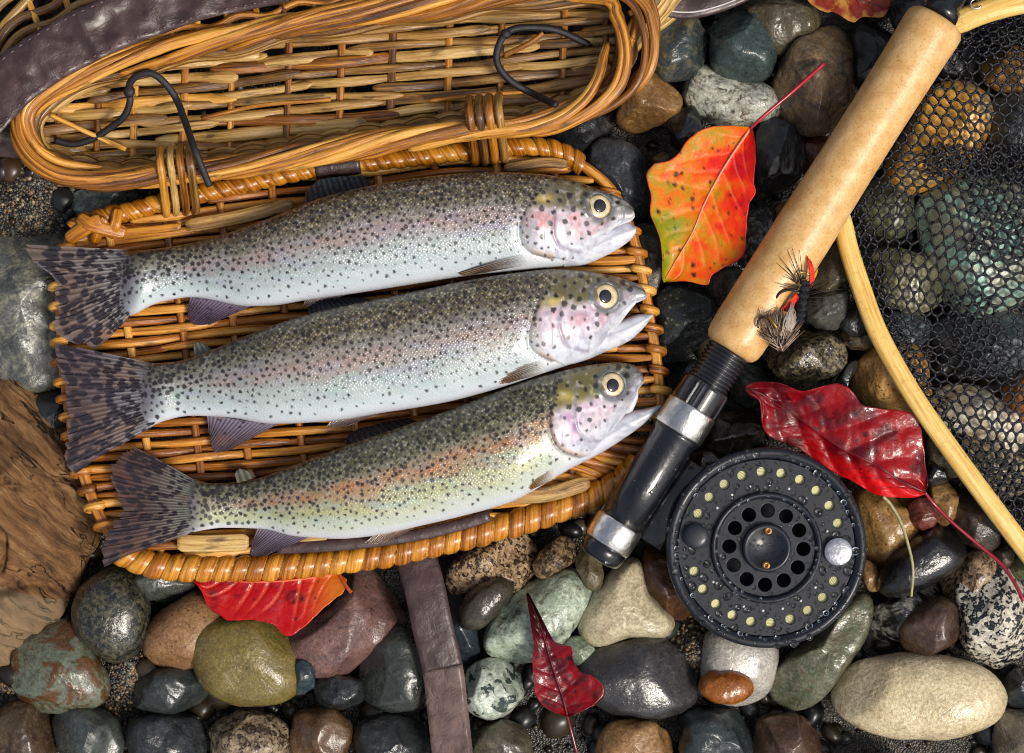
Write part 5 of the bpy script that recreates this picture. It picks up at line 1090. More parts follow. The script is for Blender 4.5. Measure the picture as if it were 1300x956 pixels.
# ------------------------------------------------------------------ fly reel
RC = P(972.5, 695, 108); ZT = 108.0; kr = 1-ZT/CAMH
reel = thing('fly_reel', 'black beaded fly reel with a ring of small holes and one silver handle', 'fishing reel', (RC[0], RC[1], 48))
b = NB('anodised_black'); v = b.px(3.1); n1 = b.noise(v, 1/2.0, 3, .6); n2 = b.noise(v, 1/40.0, 3, .5)
b.bs(Base_Color=b.mix(n2, C(15, 17, 24), C(27, 31, 44)), Roughness=b.math('MULTIPLY_ADD', n1, .2, .36), Metallic=.1, Normal=b.bump(n1, .25, .6), Coat_Weight=.25, Coat_Roughness=.12, Specular_IOR_Level=.4); M_ANO = b.m
def ring_g(prof, n=128, c=RC, close=False):
    g = Geo(); lathe(g, [(z-ZT, r*kr) for z, r in prof], (c[0], c[1], ZT), (0, 0, 1), n, close=close); return g
# frame: outer ring with a rounded lip, closed at the back
ring_g([(50, .1), (50, 112), (54, 118), (100, 124), (106, 127), (110, 127.5), (114, 126), (116, 122), (115, 118), (112.5, 114.5), (111, 113), (108, 112.5), (98, 112), (60, 110), (60, .1)]).obj('frame', M_ANO, reel)
def plate(name, outer, holes, z, th, m, par, bev=.8):
    cu = bpy.data.curves.new(name, 'CURVE'); cu.dimensions = '2D'; cu.fill_mode = 'BOTH'; cu.extrude = th*S/2; cu.bevel_depth = bev*S; cu.bevel_resolution = 2
    for cx, cy, r, n in [(0, 0, outer, 120)]+holes:
        sp = cu.splines.new('POLY'); sp.points.add(n-1); sp.use_cyclic_u = True
        for i in range(n): a = 2*math.pi*i/n; sp.points[i].co = ((cx+r*math.cos(a))*kr*S, (cy+r*math.sin(a))*kr*S, 0, 1)
    co = bpy.data.objects.new('tmp', cu); scene.collection.objects.link(co); dg = bpy.context.evaluated_depsgraph_get(); me = bpy.data.meshes.new_from_object(co.evaluated_get(dg)); bpy.data.objects.remove(co); bpy.data.curves.remove(cu)
    me.name = name; me.materials.clear(); me.materials.append(m)
    o = bpy.data.objects.new(name, me); scene.collection.objects.link(o); o.parent = par
    bb = par['base']; o.location = ((RC[0]-bb[0])*S, (RC[1]-bb[1])*S, (z-bb[2])*S); o['base'] = [RC[0], RC[1], z]; return o
holes = []
for k in range(24):
    a = 93.5-15*k
    if round(k) in (6, 7): continue
    aa = (a+360) % 360
    if 160 < aa < 192: continue
    holes.append((96*math.cos(math.radians(a)), 96*math.sin(math.radians(a)), 7.0, 24))
face = plate('spool_face', 111.5, holes+[(0, 0, 68, 90)], 109, 3.0, M_ANO, reel)
for k in range(24):           # tiny pin holes between the ring of holes and the hub wall
    pass
# hub: a low drum with twelve holes and a raised rim
ring_g([(106, 60), (112, 62), (117, 64.5), (118.5, 67), (117.5, 69.5), (112, 71), (107, 71)], 128).obj('hub_rim', M_ANO, face)
plate('hub_plate', 64, [(47*math.cos(math.radians(88-30*k)), 47*math.sin(math.radians(88-30*k)), 9.6, 28) for k in range(12)], 108, 4, M_ANO, reel, 1.0)
ring_g([(110, 31), (118, 31), (120.5, 29.5), (121, 26), (117, 23), (116.5, .1)], 72).obj('hub_cap', M_ANO, reel)
ring_g([(62, 22), (110, 22)], 40).obj('spindle', M_BLK, reel)
M_BRS = plain('worn_brass', (150, 110, 62), .35, metal=.8, col2=(96, 66, 40), bump=.5, bs=3)
for sx, sy in ((1.5, 22), (-1, -22)):
    c = (RC[0]+sx*kr, RC[1]+sy*kr); g = Geo(); lathe(g, [(8, 5.6), (10, 5.4), (11, 4.2), (11, 1.0), (9.6, .8), (9.6, .05)], (c[0], c[1], ZT+1.5), (0, 0, 1), 20); g.obj('screw', M_BRS, reel)
M_PIN = plain('pale_pin', (206, 208, 210), .3)
for k in range(20):
    a = math.radians(15+18*k); g = Geo(); g.add(IV*np.array([2.0, 2.0, 1.2])+np.array([RC[0]+80*kr*math.cos(a), RC[1]+80*kr*math.sin(a), 111.2]), IF); g.obj('pin', M_PIN, reel)
# line wound on the spool, seen through the holes
b = NB('fly_line'); b.bs(Base_Color=C(214, 212, 164), Roughness=.5); g = Geo(); prof = []
for i in range(20): r = 76+i*1.9; prof += [(104.6, r), (106.6, r+.6), (106.6, r+1.3), (104.6, r+1.85)]
lathe(g, [(z-ZT, r*kr) for z, r in prof], (RC[0], RC[1], ZT), (0, 0, 1), 120, close=False); g.obj('fly_line', b.m, reel)
def knob(name, ang, dist, r, m, dome, h=9):
    c = (RC[0]+dist*kr*math.cos(math.radians(ang)), RC[1]+dist*kr*math.sin(math.radians(ang))); g = Geo()
    lathe(g, [(-2, r*.9), (h-3, r*.96), (h-1, r), (h, r*.95), (h+dome*.6, r*.7), (h+dome, r*.35), (h+dome, .05)], (c[0], c[1], 111), (0, 0, 1), 48, close=False); return g.obj(name, m, reel)
kn = knob('winding_handle', -3, 90.5, 17.2, plain('polished_nickel', (214, 214, 216), .2, metal=.9, col2=(170, 172, 178), bump=.7, bs=6), 1.2)
knob('counterweight', 170.5, 91, 15.5, M_ANO, 2.0, 8)
g = Geo(); tube(g, np.array([P(885, 590, 78), P(850, 645, 78), P(822, 688, 78)]), 20, 13, 14, flat=.6); ft = g.obj('reel_foot', M_GRPH, reel)
g = Geo(); tube(g, np.array([P(842, 648, 72), P(866, 660, 72), P(880, 668, 74)]), 16, 11, 14, flat=.7); g.obj('foot_post', M_GRPH, reel)
# beads of rain water
b = NB('water'); b.bs(Base_Color=(1, 1, 1, 1), Roughness=.02, IOR=1.33); b.b.inputs['Transmission Weight'].default_value = 1.0; M_WAT = b.m
g = Geo(); rd = random.Random(4); placed = []
ph = [(0.05, 0)]
DV = []; DF = []
nr, nt = 5, 12
for i in range(nr):
    r = math.sin(i/(nr-1)*math.pi/2*1.15); z = math.cos(i/(nr-1)*math.pi/2*1.15)
    for j in range(nt): DV.append((r*math.cos(6.2832*j/nt), r*math.sin(6.2832*j/nt), z*.85))
DF = [((i)*nt+j, (i+1)*nt+j, (i+1)*nt+(j+1) % nt, i*nt+(j+1) % nt) for i in range(nr-1) for j in range(nt)]+[tuple(range(nt)), tuple((nr-1)*nt+j for j in range(nt-1, -1, -1))]
DV = np.array(DV)
def drop(x, y, z, r):
    s_ = 1+.2*rd.random(); a = rd.random()*3; q = DV*np.array([r*s_, r/s_, r]); c, s2 = math.cos(a), math.sin(a); q = q@np.array([[c, s2, 0], [-s2, c, 0], [0, 0, 1]]); g.add(q+np.array([x, y, z]), DF)
for _ in range(9000):
    a = rd.random()*6.283; rr = math.sqrt(rd.random())*126; r = 1.5+5.2*rd.random()**1.7
    if 61 < rr < 74 or rr < 32: r = min(r, 1.8)
    x, y = rr*math.cos(a), rr*math.sin(a)
    if any((x-px_)**2+(y-py_)**2 < (r+pr_+1.0)**2 for px_, py_, pr_ in placed): continue
    if any((x-hx)**2+(y-hy)**2 < (r+hr+.5)**2 for hx, hy, hr, _n in holes): continue
    if any((x-47*math.cos(math.radians(88-30*k)))**2+(y-47*math.sin(math.radians(88-30*k)))**2 < (r+10)**2 for k in range(12)): continue
    if (x-90)**2+(y+5)**2 < 18**2 or (x+90)**2+(y-15)**2 < 16**2: continue
    placed.append((x, y, r))
    z = 111.2 if rr < 111 else 114.6; z = 118 if 63 < rr < 70 else z; z = 110.6 if 32 < rr < 61 else z; z = 116.6 if rr < 26 else z
    if len(placed) < 480: drop(RC[0]+x*kr, RC[1]+y*kr, z, r)
tag(g.obj('water_beads', M_WAT, reel), kind='stuff')
g = Geo()
for _ in range(150):
    t = rd.uniform(628, 810); an = rd.uniform(.15, math.pi-.15); rr = 28 if t < 755 else (31 if t < 790 else 29)
    if 753 < t < 792: continue
    c = rp(t); d = axd/np.linalg.norm(axd); e1 = np.cross(d, (0, 0, 1)); nn = e1*math.cos(an)+np.array([0, 0, 1])*math.sin(an); q = c+nn*rr*.975; drop(q[0], q[1], q[2]-.6, .9+1.9*rd.random()**2)
tag(g.obj('water_beads', M_WAT, rod), kind='stuff')

# ------------------------------------------------------------------ landing net
net = thing('landing_net', 'landing net with a yellow wooden hoop and black mesh draped over the stones', 'fishing net', (*P(1200, 400, 0)[:2], 10))
HOOP = [(1062, 262, 64), (1070, 285, 64), (1077, 315, 66), (1092, 362, 68), (1116, 425, 70), (1158, 500, 74), (1208, 572, 74), (1258, 640, 72), (1305, 702, 70), (1360, 775, 68), (1440, 860, 66)]
HOOP2 = [(1200, 38, 72), (1222, 26, 76), (1252, 14, 80), (1290, 4, 82), (1340, -4, 82), (1430, -10, 80)]
b = NB('varnished_ash'); st = b.n('SeparateXYZ', Vector=b.attr('st')); cv = b.n('CombineXYZ', X=b.math('MULTIPLY', st.outputs[0], .012), Y=b.math('MULTIPLY', st.outputs[1], .3)).outputs[0]; n1 = b.noise(cv, 1.0, 4, .6)
b.bs(Base_Color=b.mix(b.ramp(b.noise(b.px(2.0), 1/9.0, 5, .65), [(.56, 0.0), (.7, .5)]), b.ramp(n1, [(.3, C(190, 138, 52)), (.48, C(222, 180, 92)), (.7, C(238, 208, 136))]), C(170, 124, 56)), Roughness=.38, Coat_Weight=.45, Coat_Roughness=.14, Normal=b.bump(b.noise(b.px(1), 1/7.0, 3), .3, 1.2)); M_ASH = b.m
for H_, w0 in ((HOOP, 12.5), (HOOP2, 15)):
    c_ = cr(PP(H_), 120); g = Geo(); tube(g, c_, w0*(1 if H_ is HOOP else np.interp(np.linspace(0, 1, 120), [0, .04, .1, 1], [.4, .85, 1, 1.0])), 9.5, 14, flat=.72); g.obj('hoop', M_ASH, net)
xs_, ys_, HG = hm_grid(1040, 1400, -10, 760)
def net_z(X, Y):
    # photo-space position to drape height
    i = np.clip((X-1040)/8, 0, len(xs_)-1.01); j = np.clip((Y+10)/8, 0, len(ys_)-1.01); i0, j0 = i.astype(int), j.astype(int); fi, fj = i-i0, j-j0
    return (HG[i0, j0]*(1-fi)+HG[i0+1, j0]*fi)*(1-fj)+(HG[i0, j0+1]*(1-fi)+HG[i0+1, j0+1]*fi)*fj
# HM is keyed by world coordinates: rebuild it on photo axes
HG = np.full((len(xs_), len(ys_)), 14.0)
for (kx, ky), z in HM.items():
    k = 1-z/CAMH; x = (kx*8+4)/k+650; y = 478-(ky*8+4)/k; i, j = int((x-1040)//8), int((y+10)//8)
    if 0 <= i < len(xs_) and 0 <= j < len(ys_): HG[i, j] = max(HG[i, j], z)
for _ in range(2):
    G2 = HG.copy()
    for dx in (-1, 0, 1):
        for dy in (-1, 0, 1): G2 = np.maximum(G2, np.roll(np.roll(HG, dx, 0), dy, 1))
    HG = G2
for _ in range(4): HG = (HG+np.roll(HG, 1, 0)+np.roll(HG, -1, 0)+np.roll(HG, 1, 1)+np.roll(HG, -1, 1))/5
hoop_c = cr(np.array([h[:2] for h in HOOP], float), 200); hoop2_c = cr(np.array([h[:2] for h in HOOP2], float), 60)
def in_net(x, y, pad=4):
    if x > 1385 or y > 740: return False
    xe = np.interp(y, hoop_c[:, 1], hoop_c[:, 0]) if y > 262 else 1062+(262-y)*.62
    ye = np.interp(x, hoop2_c[:, 0], hoop2_c[:, 1]) if x > 1200 else 38
    return x > xe+pad and y > ye+pad
def net_layer(cw, ch, x0, y0, rot, lift, keep, seed, rad=1.6):
    g = Geo(); nj = int(800/ch); ni = int(460/(cw/2)); ca_, sa_ = math.cos(rot), math.sin(rot)
    I, J = np.meshgrid(np.arange(ni), np.arange(nj), indexing='ij'); u = I*cw/2; v = J*ch+np.where((I+J) % 2 == 1, .22*ch, -.22*ch)
    X = x0+u*ca_-v*sa_; Y = y0+u*sa_+v*ca_
    sx = 34*(fbm(X/120, Y/120, seed, 2)-.5)+5*(fbm(X/22, Y/22, seed+3, 2)-.5); sy = 40*(fbm(X/130, Y/130, seed+1, 2)-.5)+5*(fbm(X/22, Y/22, seed+4, 2)-.5)
    X = X+sx; Y = Y+sy; Z = net_z(X, Y)+lift+3*fbm(X/30, Y/30, seed+7)
    E = []
    for i in range(ni-1):
        for j in range(nj-1):
            E.append((i, j, i+1, j))
            if (i+j) % 2 == 1: E.append((i, j, i, j+1))
    for a, b1, c, d in E:
        xm, ym = (X[a, b1]+X[c, d])/2, (Y[a, b1]+Y[c, d])/2
        if not (in_net(xm, ym) and keep(xm, ym)): continue
        p, q = P(X[a, b1], Y[a, b1], Z[a, b1]), P(X[c, d], Y[c, d], Z[c, d]); m = (p+q)/2+np.array([random.uniform(-.7, .7), random.uniform(-.7, .7), random.uniform(-.5, .9)])
        tube(g, [p, m, q], np.array([1.5, .85, 1.5])*rad, None, 4)
    return g
M_NET = plain('black_netting', (28, 30, 40), .4, col2=(16, 17, 24), bump=1.0, bs=1.2, coat=.3)
g = net_layer(14.6, 12.4, 1030, -40, .12, 4, lambda x, y: True, 3); tag(g.obj('net_mesh', M_NET, net), kind='stuff')
def folds(x, y):
    d1 = abs(y-(205+(x-1180)*.05)) < 24 and x > 1175; d2 = y < 66+(x-1200)*.12 and x > 1100
    xe = np.interp(y, hoop_c[:, 1], hoop_c[:, 0]); d3 = 262 < y and x-xe < 34; d4 = abs(x-1245-(y-430)*.3) < 34 and 370 < y < 480; d5 = y > 560 and x-xe < 70
    d6 = 195 < y < 330 and x > 1230 and fbm(np.array(x/40), np.array(y/22), 9) > .38
    return d1 or d2 or d3 or d4 or d5 or d6
g = net_layer(13.6, 11.2, 1020, 20, -.16, 9, folds, 8); tag(g.obj('net_fold', M_NET, net), kind='stuff')
g = net_layer(12.6, 9.6, 1034, -60, .3, 12, lambda x, y: (abs(y-(205+(x-1180)*.05)) < 16 and x > 1190) or (y < 50+(x-1200)*.12), 15); tag(g.obj('net_fold', M_NET, net), kind='stuff')
# swivel wire at the net's top
g = Geo(); a = np.linspace(.4, 5.2, 24); tube(g, np.array([P(1239+7*math.cos(t), 5+6*math.sin(t), 92) for t in a]), 1.1, None, 6); g.obj('wire_clip', M_SIL, net)

# ------------------------------------------------------------------ leaves
def leaf_mat(name, rough, coat, bumpy=.4):
    b = NB(name); v = b.px(0.5); n = b.noise(v, 1/5.0, 4, .6); w = b.noise(v, 1/16.0, 4, .6)
    b.bs(Base_Color=b.attr('col', 'Color'), Roughness=rough, Normal=b.bump(b.math('ADD', n, b.math('MULTIPLY', w, 2.5)), bumpy, 1.5), Coat_Weight=b.math('MULTIPLY', b.ramp(w, [(.46, .12), (.6, 1.0)]), coat), Coat_Roughness=.08)
    b.b.inputs['Specular IOR Level'].default_value = .22
    b.t.links.new(b.bump(b.noise(v, 1/12.0, 3), .7, 2.0), b.b.inputs['Coat Normal']); return b.m
def leaf(label, mid, A, B, colf, zf, stem, scol, veins, rough=.4, coat=.4, vcol=None, nS=96, nT=60, sw=2.2, bumpy=.4):
    m_ = cr(mid, nS); a = cr(A, nS); b_ = cr(B, nS); t = np.linspace(-1, 1, nT); at = np.abs(t)[None, :, None]
    XY = np.where((t < 0)[None, :, None], m_[:, None]*(1-at)+a[:, None]*at, m_[:, None]*(1-at)+b_[:, None]*at); s_ = np.linspace(0, 1, nS)[:, None]+0*t[None]; T_ = t[None]+0*s_
    jag = 1.6*(fbm(s_*26, T_*0+3, 5)-.5)*smooth(.85, 1, np.abs(T_)); XY = XY+(XY-m_[:, None])*(jag[..., None]*.03)
    Z = zf(s_, T_, XY[..., 0], XY[..., 1]); vp = np.zeros_like(s_)
    for side in (-1, 1):
        for k in range(veins):
            s0 = .04+.86*k/veins; d = np.abs((s_-s0-np.abs(T_)*.20*(1+.3*math.sin(k*2.1+side)))) ; vp = np.maximum(vp, np.where(np.sign(T_) == side, np.exp(-(d/.008)**2), 0)*smooth(1.05, .5, np.abs(T_)))
    Z = Z-1.4*vp+1.2*np.exp(-(T_/.06)**2)
    col = colf(s_, T_, XY[..., 0], XY[..., 1]); vc = np.array(vcol, float)
    col = col+(vc-col)*(vp*.55)[..., None]
    zm = float(Z.mean()); kz = 1-zm/CAMH
    G = np.stack([(XY[..., 0]-650)*kz, -(XY[..., 1]-478)*kz, Z], -1); base = (float(G[..., 0].mean()), float(G[..., 1].mean()), float(Z.min()))
    root = thing('autumn_leaf', label, 'leaf', base, 'fallen autumn leaves')
    g = Geo(); sheet(g, G, 1.0, col=Cn(np.clip(col, 0, 255))); bl = g.obj('blade', leaf_mat('autumn_leaf', rough, coat, bumpy), root)
    mc = [G[i, nT//2]*.5+G[i, nT//2-1]*.5+np.array([0, 0, .6]) for i in range(0, nS, 3)]
    M_ST = plain('leaf_stalk', scol, .35, coat=.5, var=.3)
    g = Geo(); tube(g, cr(mc, 50), np.interp(np.linspace(0, 1, 50), [0, 1], [sw*.8, .5]), None, 8); g.obj('midrib', plain('leaf_vein', vcol, .4), bl)
    if stem:
        c_ = cr([tuple(mc[0])]+[tuple(P(*q)) for q in stem], 60); g = Geo(); tube(g, c_, np.interp(np.linspace(0, 1, 60), [0, .1, .9, 1], [sw*.8, sw, sw*1.05, sw*1.35]), None, 10); g.obj('stalk', M_ST, root)
    return root
def spotsf(x, y, n, seed, r0, r1, box, c, col):
    rr = random.Random(seed); m_ = np.zeros_like(x)
    for _ in range(n):
        px_, py_, r = rr.uniform(box[0], box[2]), rr.uniform(box[1], box[3]), r0+(r1-r0)*rr.random()**3; m_ = np.maximum(m_, smooth(r+.8, r-.8, np.hypot(x-px_, (y-py_)*rr.uniform(.8, 1.3))))
    return col+(np.array(c)-col)*(m_*.9)[..., None]
def col_or(s_, t, x, y):
    n = fbm(x/26, y/26, 41, 5)-.5; n2 = fbm(x/7, y/7, 43, 4)-.5
    w = .50-s_*.95+.46*t+n*1.3+n2*.6      # + red, - green
    st = [(-.9, (96, 114, 4)), (-.45, (142, 134, 6)), (-.15, (200, 122, 6)), (.1, (226, 86, 6)), (.4, (224, 42, 10)), (.8, (196, 14, 24))]
    c = np.stack([np.interp(w, [q[0] for q in st], [q[1][k] for q in st]) for k in range(3)], -1)
    e = smooth(.955, .99, np.abs(t)); c = c+(np.array([190, 40, 60])-c)*(e*.8)[..., None]
    return spotsf(x, y, 90, 3, .6, 3.4, (825, 180, 955, 358), (46, 26, 18), c)
leaf('orange and green pear leaf with a long red stalk lying on grey stones', [(952, 164), (930, 196), (911, 227), (893, 262), (879, 296), (860, 328), (843, 358)],
     [(950, 162), (922, 160), (895, 163), (876, 175), (867, 186), (856, 200), (840, 206), (828, 209), (821, 222), (823.5, 238), (826, 252), (825, 270), (830, 284), (837, 303), (840, 326), (840, 353)],
     [(955, 165), (958, 185), (958, 205), (956, 231), (958, 245), (950, 261), (948, 280), (946.5, 303), (941, 328), (920, 339), (904, 349), (897, 362), (872, 357), (848, 358)],
     col_or, lambda s_, t, x, y: 76+9*np.abs(t)**1.6-4*s_+5*np.sin(s_*5)*t+6*smooth(.8, 1, s_)*-1+3*(fbm(x/20, y/20, 4)-.5), [(972, 145, 84), (1010, 113, 84), (1046, 81, 74)], (176, 16, 44), 7, rough=.45, coat=.12, vcol=(232, 150, 110))
def col_dr(s_, t, x, y):
    n = fbm(x/22, y/22, 51, 5); c = np.array([140., 4, 14])+(np.array([84, 4, 12])-np.array([140, 4, 14]))*smooth(.4, .7, n)[..., None]
    lo = smooth(.15, .5, t)*smooth(.7, .2, s_); c = c+(np.array([214, 14, 18])-c)*(lo*.9)[..., None]; c = c+(np.array([60, 6, 14])-c)*(smooth(.75, 1.0, s_)*.6)[..., None]
    return spotsf(x, y, 130, 5, .6, 3.0, (950, 490, 1178, 632), (36, 6, 12), c)
leaf('wet glossy crimson leaf between the cork grip, reel and net hoop', [(1174, 625), (1142, 610), (1108, 589), (1069, 570), (1040, 550), (1015, 531), (990, 515), (969, 501), (946, 492)],
     [(1177, 622), (1177, 605), (1173, 570), (1167, 540), (1154, 524), (1131, 520), (1110, 517), (1092, 512), (1081, 498), (1065, 487), (1048, 489), (1031, 494), (1015, 496), (988, 486), (961, 485), (945, 490)],
     [(1173, 628), (1158, 632), (1127, 631), (1108, 626), (1085, 612), (1060, 600), (1031, 580), (1008, 566), (981, 556), (969, 544), (966, 522), (963, 509), (951, 502), (945, 494)],
     col_dr, lambda s_, t, x, y: 76+7*np.sin(s_*6+t*2)+6*t*t*np.sign(t)*-1+5*(fbm(x/16, y/16, 8)-.5)+3*np.abs(np.sin(s_*22+np.abs(t)*4)), [(1186, 640, 68), (1210, 664, 66), (1244, 693, 64), (1270, 715, 66), (1288, 740, 72), (1299, 762, 74)], (150, 14, 40), 7, rough=.4, coat=.75, vcol=(110, 24, 30), bumpy=.5)
def col_rd(s_, t, x, y):
    n = fbm(x/18, y/18, 61, 5); c = np.array([166., 8, 14])+(np.array([116, 6, 16])-np.array([166, 8, 14]))*smooth(.45, .7, n)[..., None]
    w = smooth(368, 425, x+20*(n-.5)); c = c+(np.array([196, 116, 30])-c)*(w*.85)[..., None]; return spotsf(x, y, 40, 9, .7, 3.2, (250, 735, 425, 800), (60, 10, 14), c)
leaf('scarlet leaf with a yellowed end sticking out under the lid', [(430, 728), (390, 734), (345, 738), (300, 738), (243, 732)],
     [(430, 726), (400, 715), (350, 708), (290, 712), (243, 730)], [(441, 735), (436, 752), (427, 759), (411, 772), (399, 784), (381, 800), (366, 808), (357, 802), (346, 792), (325, 787), (300, 787), (288, 786), (281, 781), (265, 770), (256, 750), (244, 735)],
     col_rd, lambda s_, t, x, y: 52+7*np.maximum(t, 0)+3*(fbm(x/16, y/16, 9)-.5), [(441, 746, 64), (446, 752, 66)], (190, 84, 30), 8, rough=.32, coat=.6, vcol=(240, 120, 70))
def col_cr(s_, t, x, y):
    n = fbm(x/14, y/14, 71, 5); c = np.array([124., 4, 16])+(np.array([70, 4, 12])-np.array([124, 4, 16]))*smooth(.4, .68, n)[..., None]
    c = c+(np.array([58, 16, 20])-c)*(smooth(835, 790, y))[..., None]; return spotsf(x, y, 60, 15, .8, 4, (676, 815, 770, 930), (40, 6, 14), c)
leaf('dark red leaf curled to a thin pointed tip, resting on the pale green stone', [(720, 908), (715, 888), (707, 864), (698, 835), (686, 795), (669, 753)],
     [(721, 910), (748, 898), (766, 882), (763, 867), (750, 857), (737, 852), (728, 838), (725, 821), (708, 818), (699, 806), (684, 776), (671, 752)],
     [(719, 910), (694, 899), (681, 884), (677, 864), (676, 844), (677, 818), (674, 794), (670, 768), (668, 753)],
     col_cr, lambda s_, t, x, y: 70-2*s_+(6+10*smooth(.5, .9, s_))*t*t+4*(fbm(x/14, y/14, 19)-.5), [(724, 924, 62), (732, 955, 56)], (90, 14, 24), 6, rough=.32, coat=.7, vcol=(96, 14, 24))
def col_rb(s_, t, x, y):
    n = fbm(x/18, y/18, 81, 5); return np.array([124., 40, 24])+(np.array([168, 116, 50])-np.array([124, 40, 24]))*smooth(.48, .62, n+.25*t-.1)[..., None]
leaf('rusty brown leaf with ochre patches at the top edge of the stones', [(1020, -26), (1050, -14), (1080, -4), (1104, 4), (1128, 10)],
     [(1020, -28), (1050, -52), (1090, -56), (1126, -30), (1130, 8)], [(1018, -22), (1026, 2), (1045, 15), (1058, 16), (1066, 20), (1083, 29), (1094, 22), (1119, 22), (1128, 12)],
     col_rb, lambda s_, t, x, y: 50+5*np.abs(t)+4*(fbm(x/14, y/14, 29)-.5), [(1002, -40, 44), (986, -52, 38)], (110, 40, 30), 6, rough=.4, coat=.4, vcol=(96, 44, 30))
# dry grass stem
g = Geo(); c_ = cr(PP([(1121, 630, 74), (1131, 641, 72), (1143, 662, 72), (1153, 692, 78), (1159, 722, 80), (1157, 757, 66)]), 50); tube(g, c_, np.linspace(2.2, 1.7, 50), None, 8)
tag(g.obj('grass_stem', plain('dry_grass', (172, 168, 122), .5, col2=(140, 132, 90)), loc=P(1140, 690, 60)), 'pale dry grass stem bent across the long black pebble', 'grass stem')

# ------------------------------------------------------------------ two fishing flies on the cork
M_HAIR = plain('dark_hackle', (40, 32, 28), .6); M_TAN = plain('tan_hair', (150, 122, 100), .6, col2=(92, 72, 62)); M_PALE = plain('pale_hair', (196, 176, 150), .6); M_HOOK = plain('bronze_hook', (70, 58, 50), .25, metal=.9); M_GOLD = plain('gold_hook', (176, 140, 70), .25, metal=.9)
M_CHEN = plain('black_chenille', (24, 25, 34), .8, bump=.8, bs=1.0); M_REDF = plain('red_floss', (208, 20, 14), .6, col2=(240, 60, 20), bump=.6, bs=1.5); M_YEL = plain('yellow_floss', (220, 180, 30), .6)
def cz(x, y):   # height of the cork's surface
    n_ = (x-RA[0])*.8458+(y-RA[1])*.5335; return ZROD+math.sqrt(max(37.5**2-n_*n_, 0)) if abs(n_) < 37 else ZROD-6
def hair(g, pts, w, n=8): c_ = cr(PP([(x, y, z) for x, y, z in pts]), n); tube(g, c_, np.linspace(w, w*.35, n), None, 4)
f1 = thing('fishing_fly', 'black and red fishing fly with long dark hackles hooked over the cork grip', 'fishing fly', P(1018, 380, 100), 'fishing flies on the cork grip')
ZB = 140
g = Geo(); bp = cr(PP([(1022, 357, ZB), (1021, 368, ZB+1), (1019, 380, ZB), (1017, 394, ZB-4), (1014, 408, ZB-8)]), 60); rs_ = np.random.default_rng(3)
tube(g, bp, 5.4+1.1*np.sin(np.linspace(0, 40, 60))+rs_.normal(0, .35, 60), None, 12); body1 = g.obj('chenille_body', M_CHEN, f1)
g = Geo()
for i in range(420):
    p = bp[rs_.integers(0, 60)]; d = rs_.normal(size=3); d /= np.linalg.norm(d); d[2] = abs(d[2]); tube(g, [p+d*4.6, p+d*7.2+rs_.normal(0, .5, 3)], np.array([.55, .25]), None, 3)
tag(g.obj('fuzz', M_CHEN, body1), kind='stuff')
g = Geo(); tube(g, cr(PP([(1016, 370, ZB), (1006, 368, ZB+1), (996, 369, ZB+1), (988, 374, ZB), (984.5, 381, ZB-3), (986, 384, ZB-3)]), 30), 1.7, None, 8); g.obj('hook', M_HOOK, f1)
g = Geo(); tube(g, cr(PP([(1027, 350, ZB), (1023, 346, ZB+2), (1017, 346, ZB+4), (1012, 350, ZB+3), (1010, 358, ZB)]), 26), 1.0, None, 8); g.obj('hook', M_GOLD, f1)
g = Geo()
for i in range(60):
    a = random.random(); hair(g, [(1027+random.uniform(-2, 2), 366, ZB-2), (1031+random.uniform(-3, 3), 348+random.uniform(-4, 4), ZB+2), (1024+7*a, 326+9*a+random.uniform(-2, 2), ZB)], .9)
g.obj('red_tail', M_REDF, f1)
g = Geo()
for i in range(14): hair(g, [(1029, 366, ZB-4), (1034+random.uniform(-1, 1), 352, ZB-2), (1038+random.uniform(-2, 1), 341+random.uniform(-3, 5), ZB-6)], .6)
g.obj('yellow_tail', M_YEL, f1)
g = Geo()
for i in range(80):
    a = random.uniform(-1, 1); hair(g, [(1012+random.uniform(-2, 2), 375+random.uniform(-3, 6), ZB), (1006+2*a, 384+3*a, ZB+1), (999+7*a+random.uniform(-1, 2), 396+3*a, ZB-3)], 1.0, 6)
g.obj('red_tuft', M_REDF, f1)
for ang, L, x, y in [(100, 40, 1019, 354), (106, 42, 1018, 355), (120, 26, 1017, 356), (132, 40, 1014, 357), (138, 38, 1013, 358), (144, 30, 1013, 359), (150, 24, 1012, 360), (168, 30, 1014, 364), (172, 28, 1014, 365), (178, 24, 1013, 366), (90, 24, 1020, 354), (82, 20, 1022, 356), (30, 38, 1025, 366), (20, 42, 1025, 368), (10, 40, 1024, 372), (2, 38, 1024, 378), (-4, 36, 1023, 382), (-10, 32, 1023, 384), (38, 30, 1026, 364), (24, 34, 1025, 370), (14, 46, 1024, 375), (-16, 28, 1022, 388), (112, 46, 1016, 356), (128, 44, 1014, 358)]:
    a = math.radians(ang); g = Geo(); bend = random.uniform(-3, 3)
    hair(g, [(x, y, ZB), (x+.5*L*math.cos(a)+bend*.5, y-.5*L*math.sin(a), ZB+3+random.uniform(-2, 5)), (x+L*math.cos(a)+bend, y-L*math.sin(a)+bend, ZB+random.uniform(-5, 6))], .62); g.obj('hackle', M_HAIR, f1)
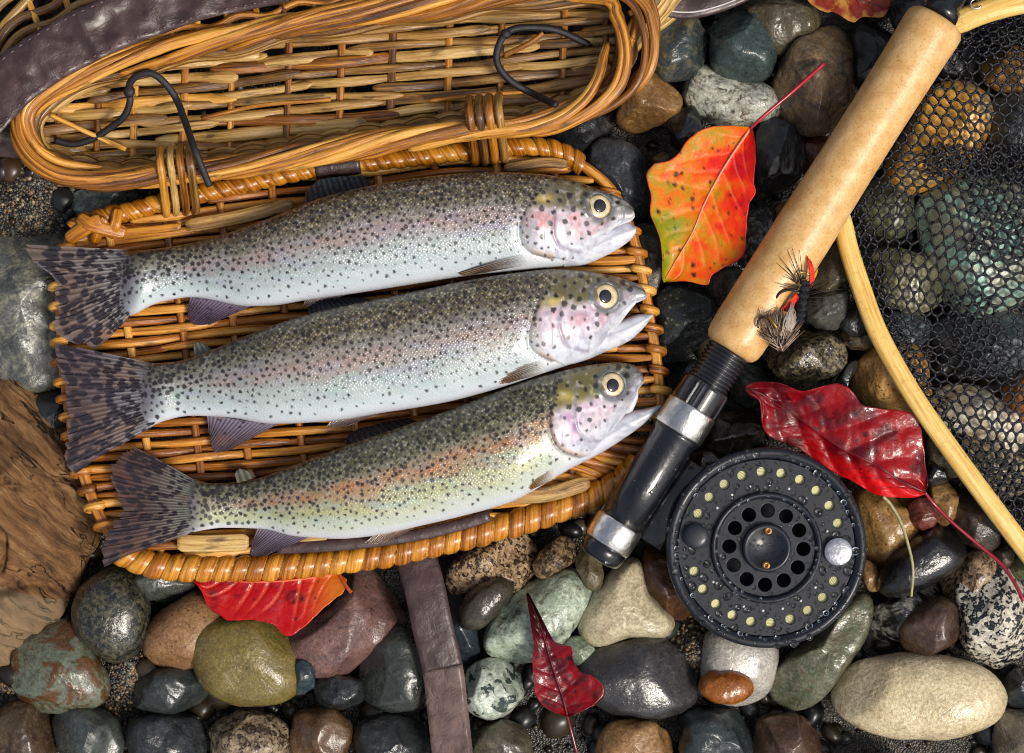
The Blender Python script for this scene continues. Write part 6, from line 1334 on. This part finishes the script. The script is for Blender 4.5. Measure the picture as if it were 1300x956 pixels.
f2 = thing('fishing_fly', 'tan hairy fishing fly fanned out at the lower end of the cork grip', 'fishing fly', P(990, 420, 100), 'fishing flies on the cork grip')
for nm, m, n, spread, L0, L1 in (('tan_wing', M_TAN, 300, 1.0, 26, 52), ('pale_wing', M_PALE, 130, .9, 24, 52), ('dark_wing', M_HAIR, 90, 1.0, 20, 44)):
    g = Geo()
    for i in range(n):
        a = random.gauss(0, .42)*spread; a = max(-.95, min(.85, a)); L = random.uniform(L0, L1)*(1-.25*abs(a)); x0, y0 = 991+random.uniform(-4, 4), 443+random.uniform(-5, 3); ang = math.radians(94)-a
        hair(g, [(x0, y0, 132+random.uniform(-6, 4)), (x0+.55*L*math.cos(ang), y0-.55*L*math.sin(ang), 140+random.uniform(-5, 9)), (x0+L*math.cos(ang)+random.uniform(-3, 3), y0-L*math.sin(ang), 138+random.uniform(-4, 8))], random.uniform(.5, .95), 6)
    g.obj(nm, m, f2)
g = Geo()
for i in range(70):
    a = random.gauss(0, .10); L = random.uniform(46, 62); ang = math.radians(72)-a; x0, y0 = 993+random.uniform(-2, 2), 440
    hair(g, [(x0, y0, 138), (x0+.6*L*math.cos(ang)+random.uniform(-3, 3), y0-.6*L*math.sin(ang), 148), (1005+random.uniform(-1.5, 1.5), 386+random.uniform(-2, 6), 144)], .9, 6)
g.obj('feather_tip', plain('grey_feather', (168, 156, 142), .5), f2)
g = Geo()
for i in range(26): hair(g, [(974+random.uniform(-4, 8), 416+random.uniform(-6, 8), 142), (968+random.uniform(-6, 6), 404+random.uniform(-6, 8), 146), (972+random.uniform(-12, 14), 396+random.uniform(-8, 8), 144)], .5, 6)
g.obj('hackle', M_TAN, f2)
g = Geo(); tube(g, cr(PP([(986, 414, 146), (978, 406, 148), (970, 403, 149), (963.5, 406, 148), (961.5, 413, 146), (963, 416, 145)]), 26), 1.3, None, 8); g.obj('hook', M_HOOK, f2)
g = Geo(); tube(g, cr(PP([(976, 402, 150), (981, 409, 151), (986, 416, 150)]), 12), 2.1, None, 8); g.obj('gold_ribbing', M_GOLD, f2)
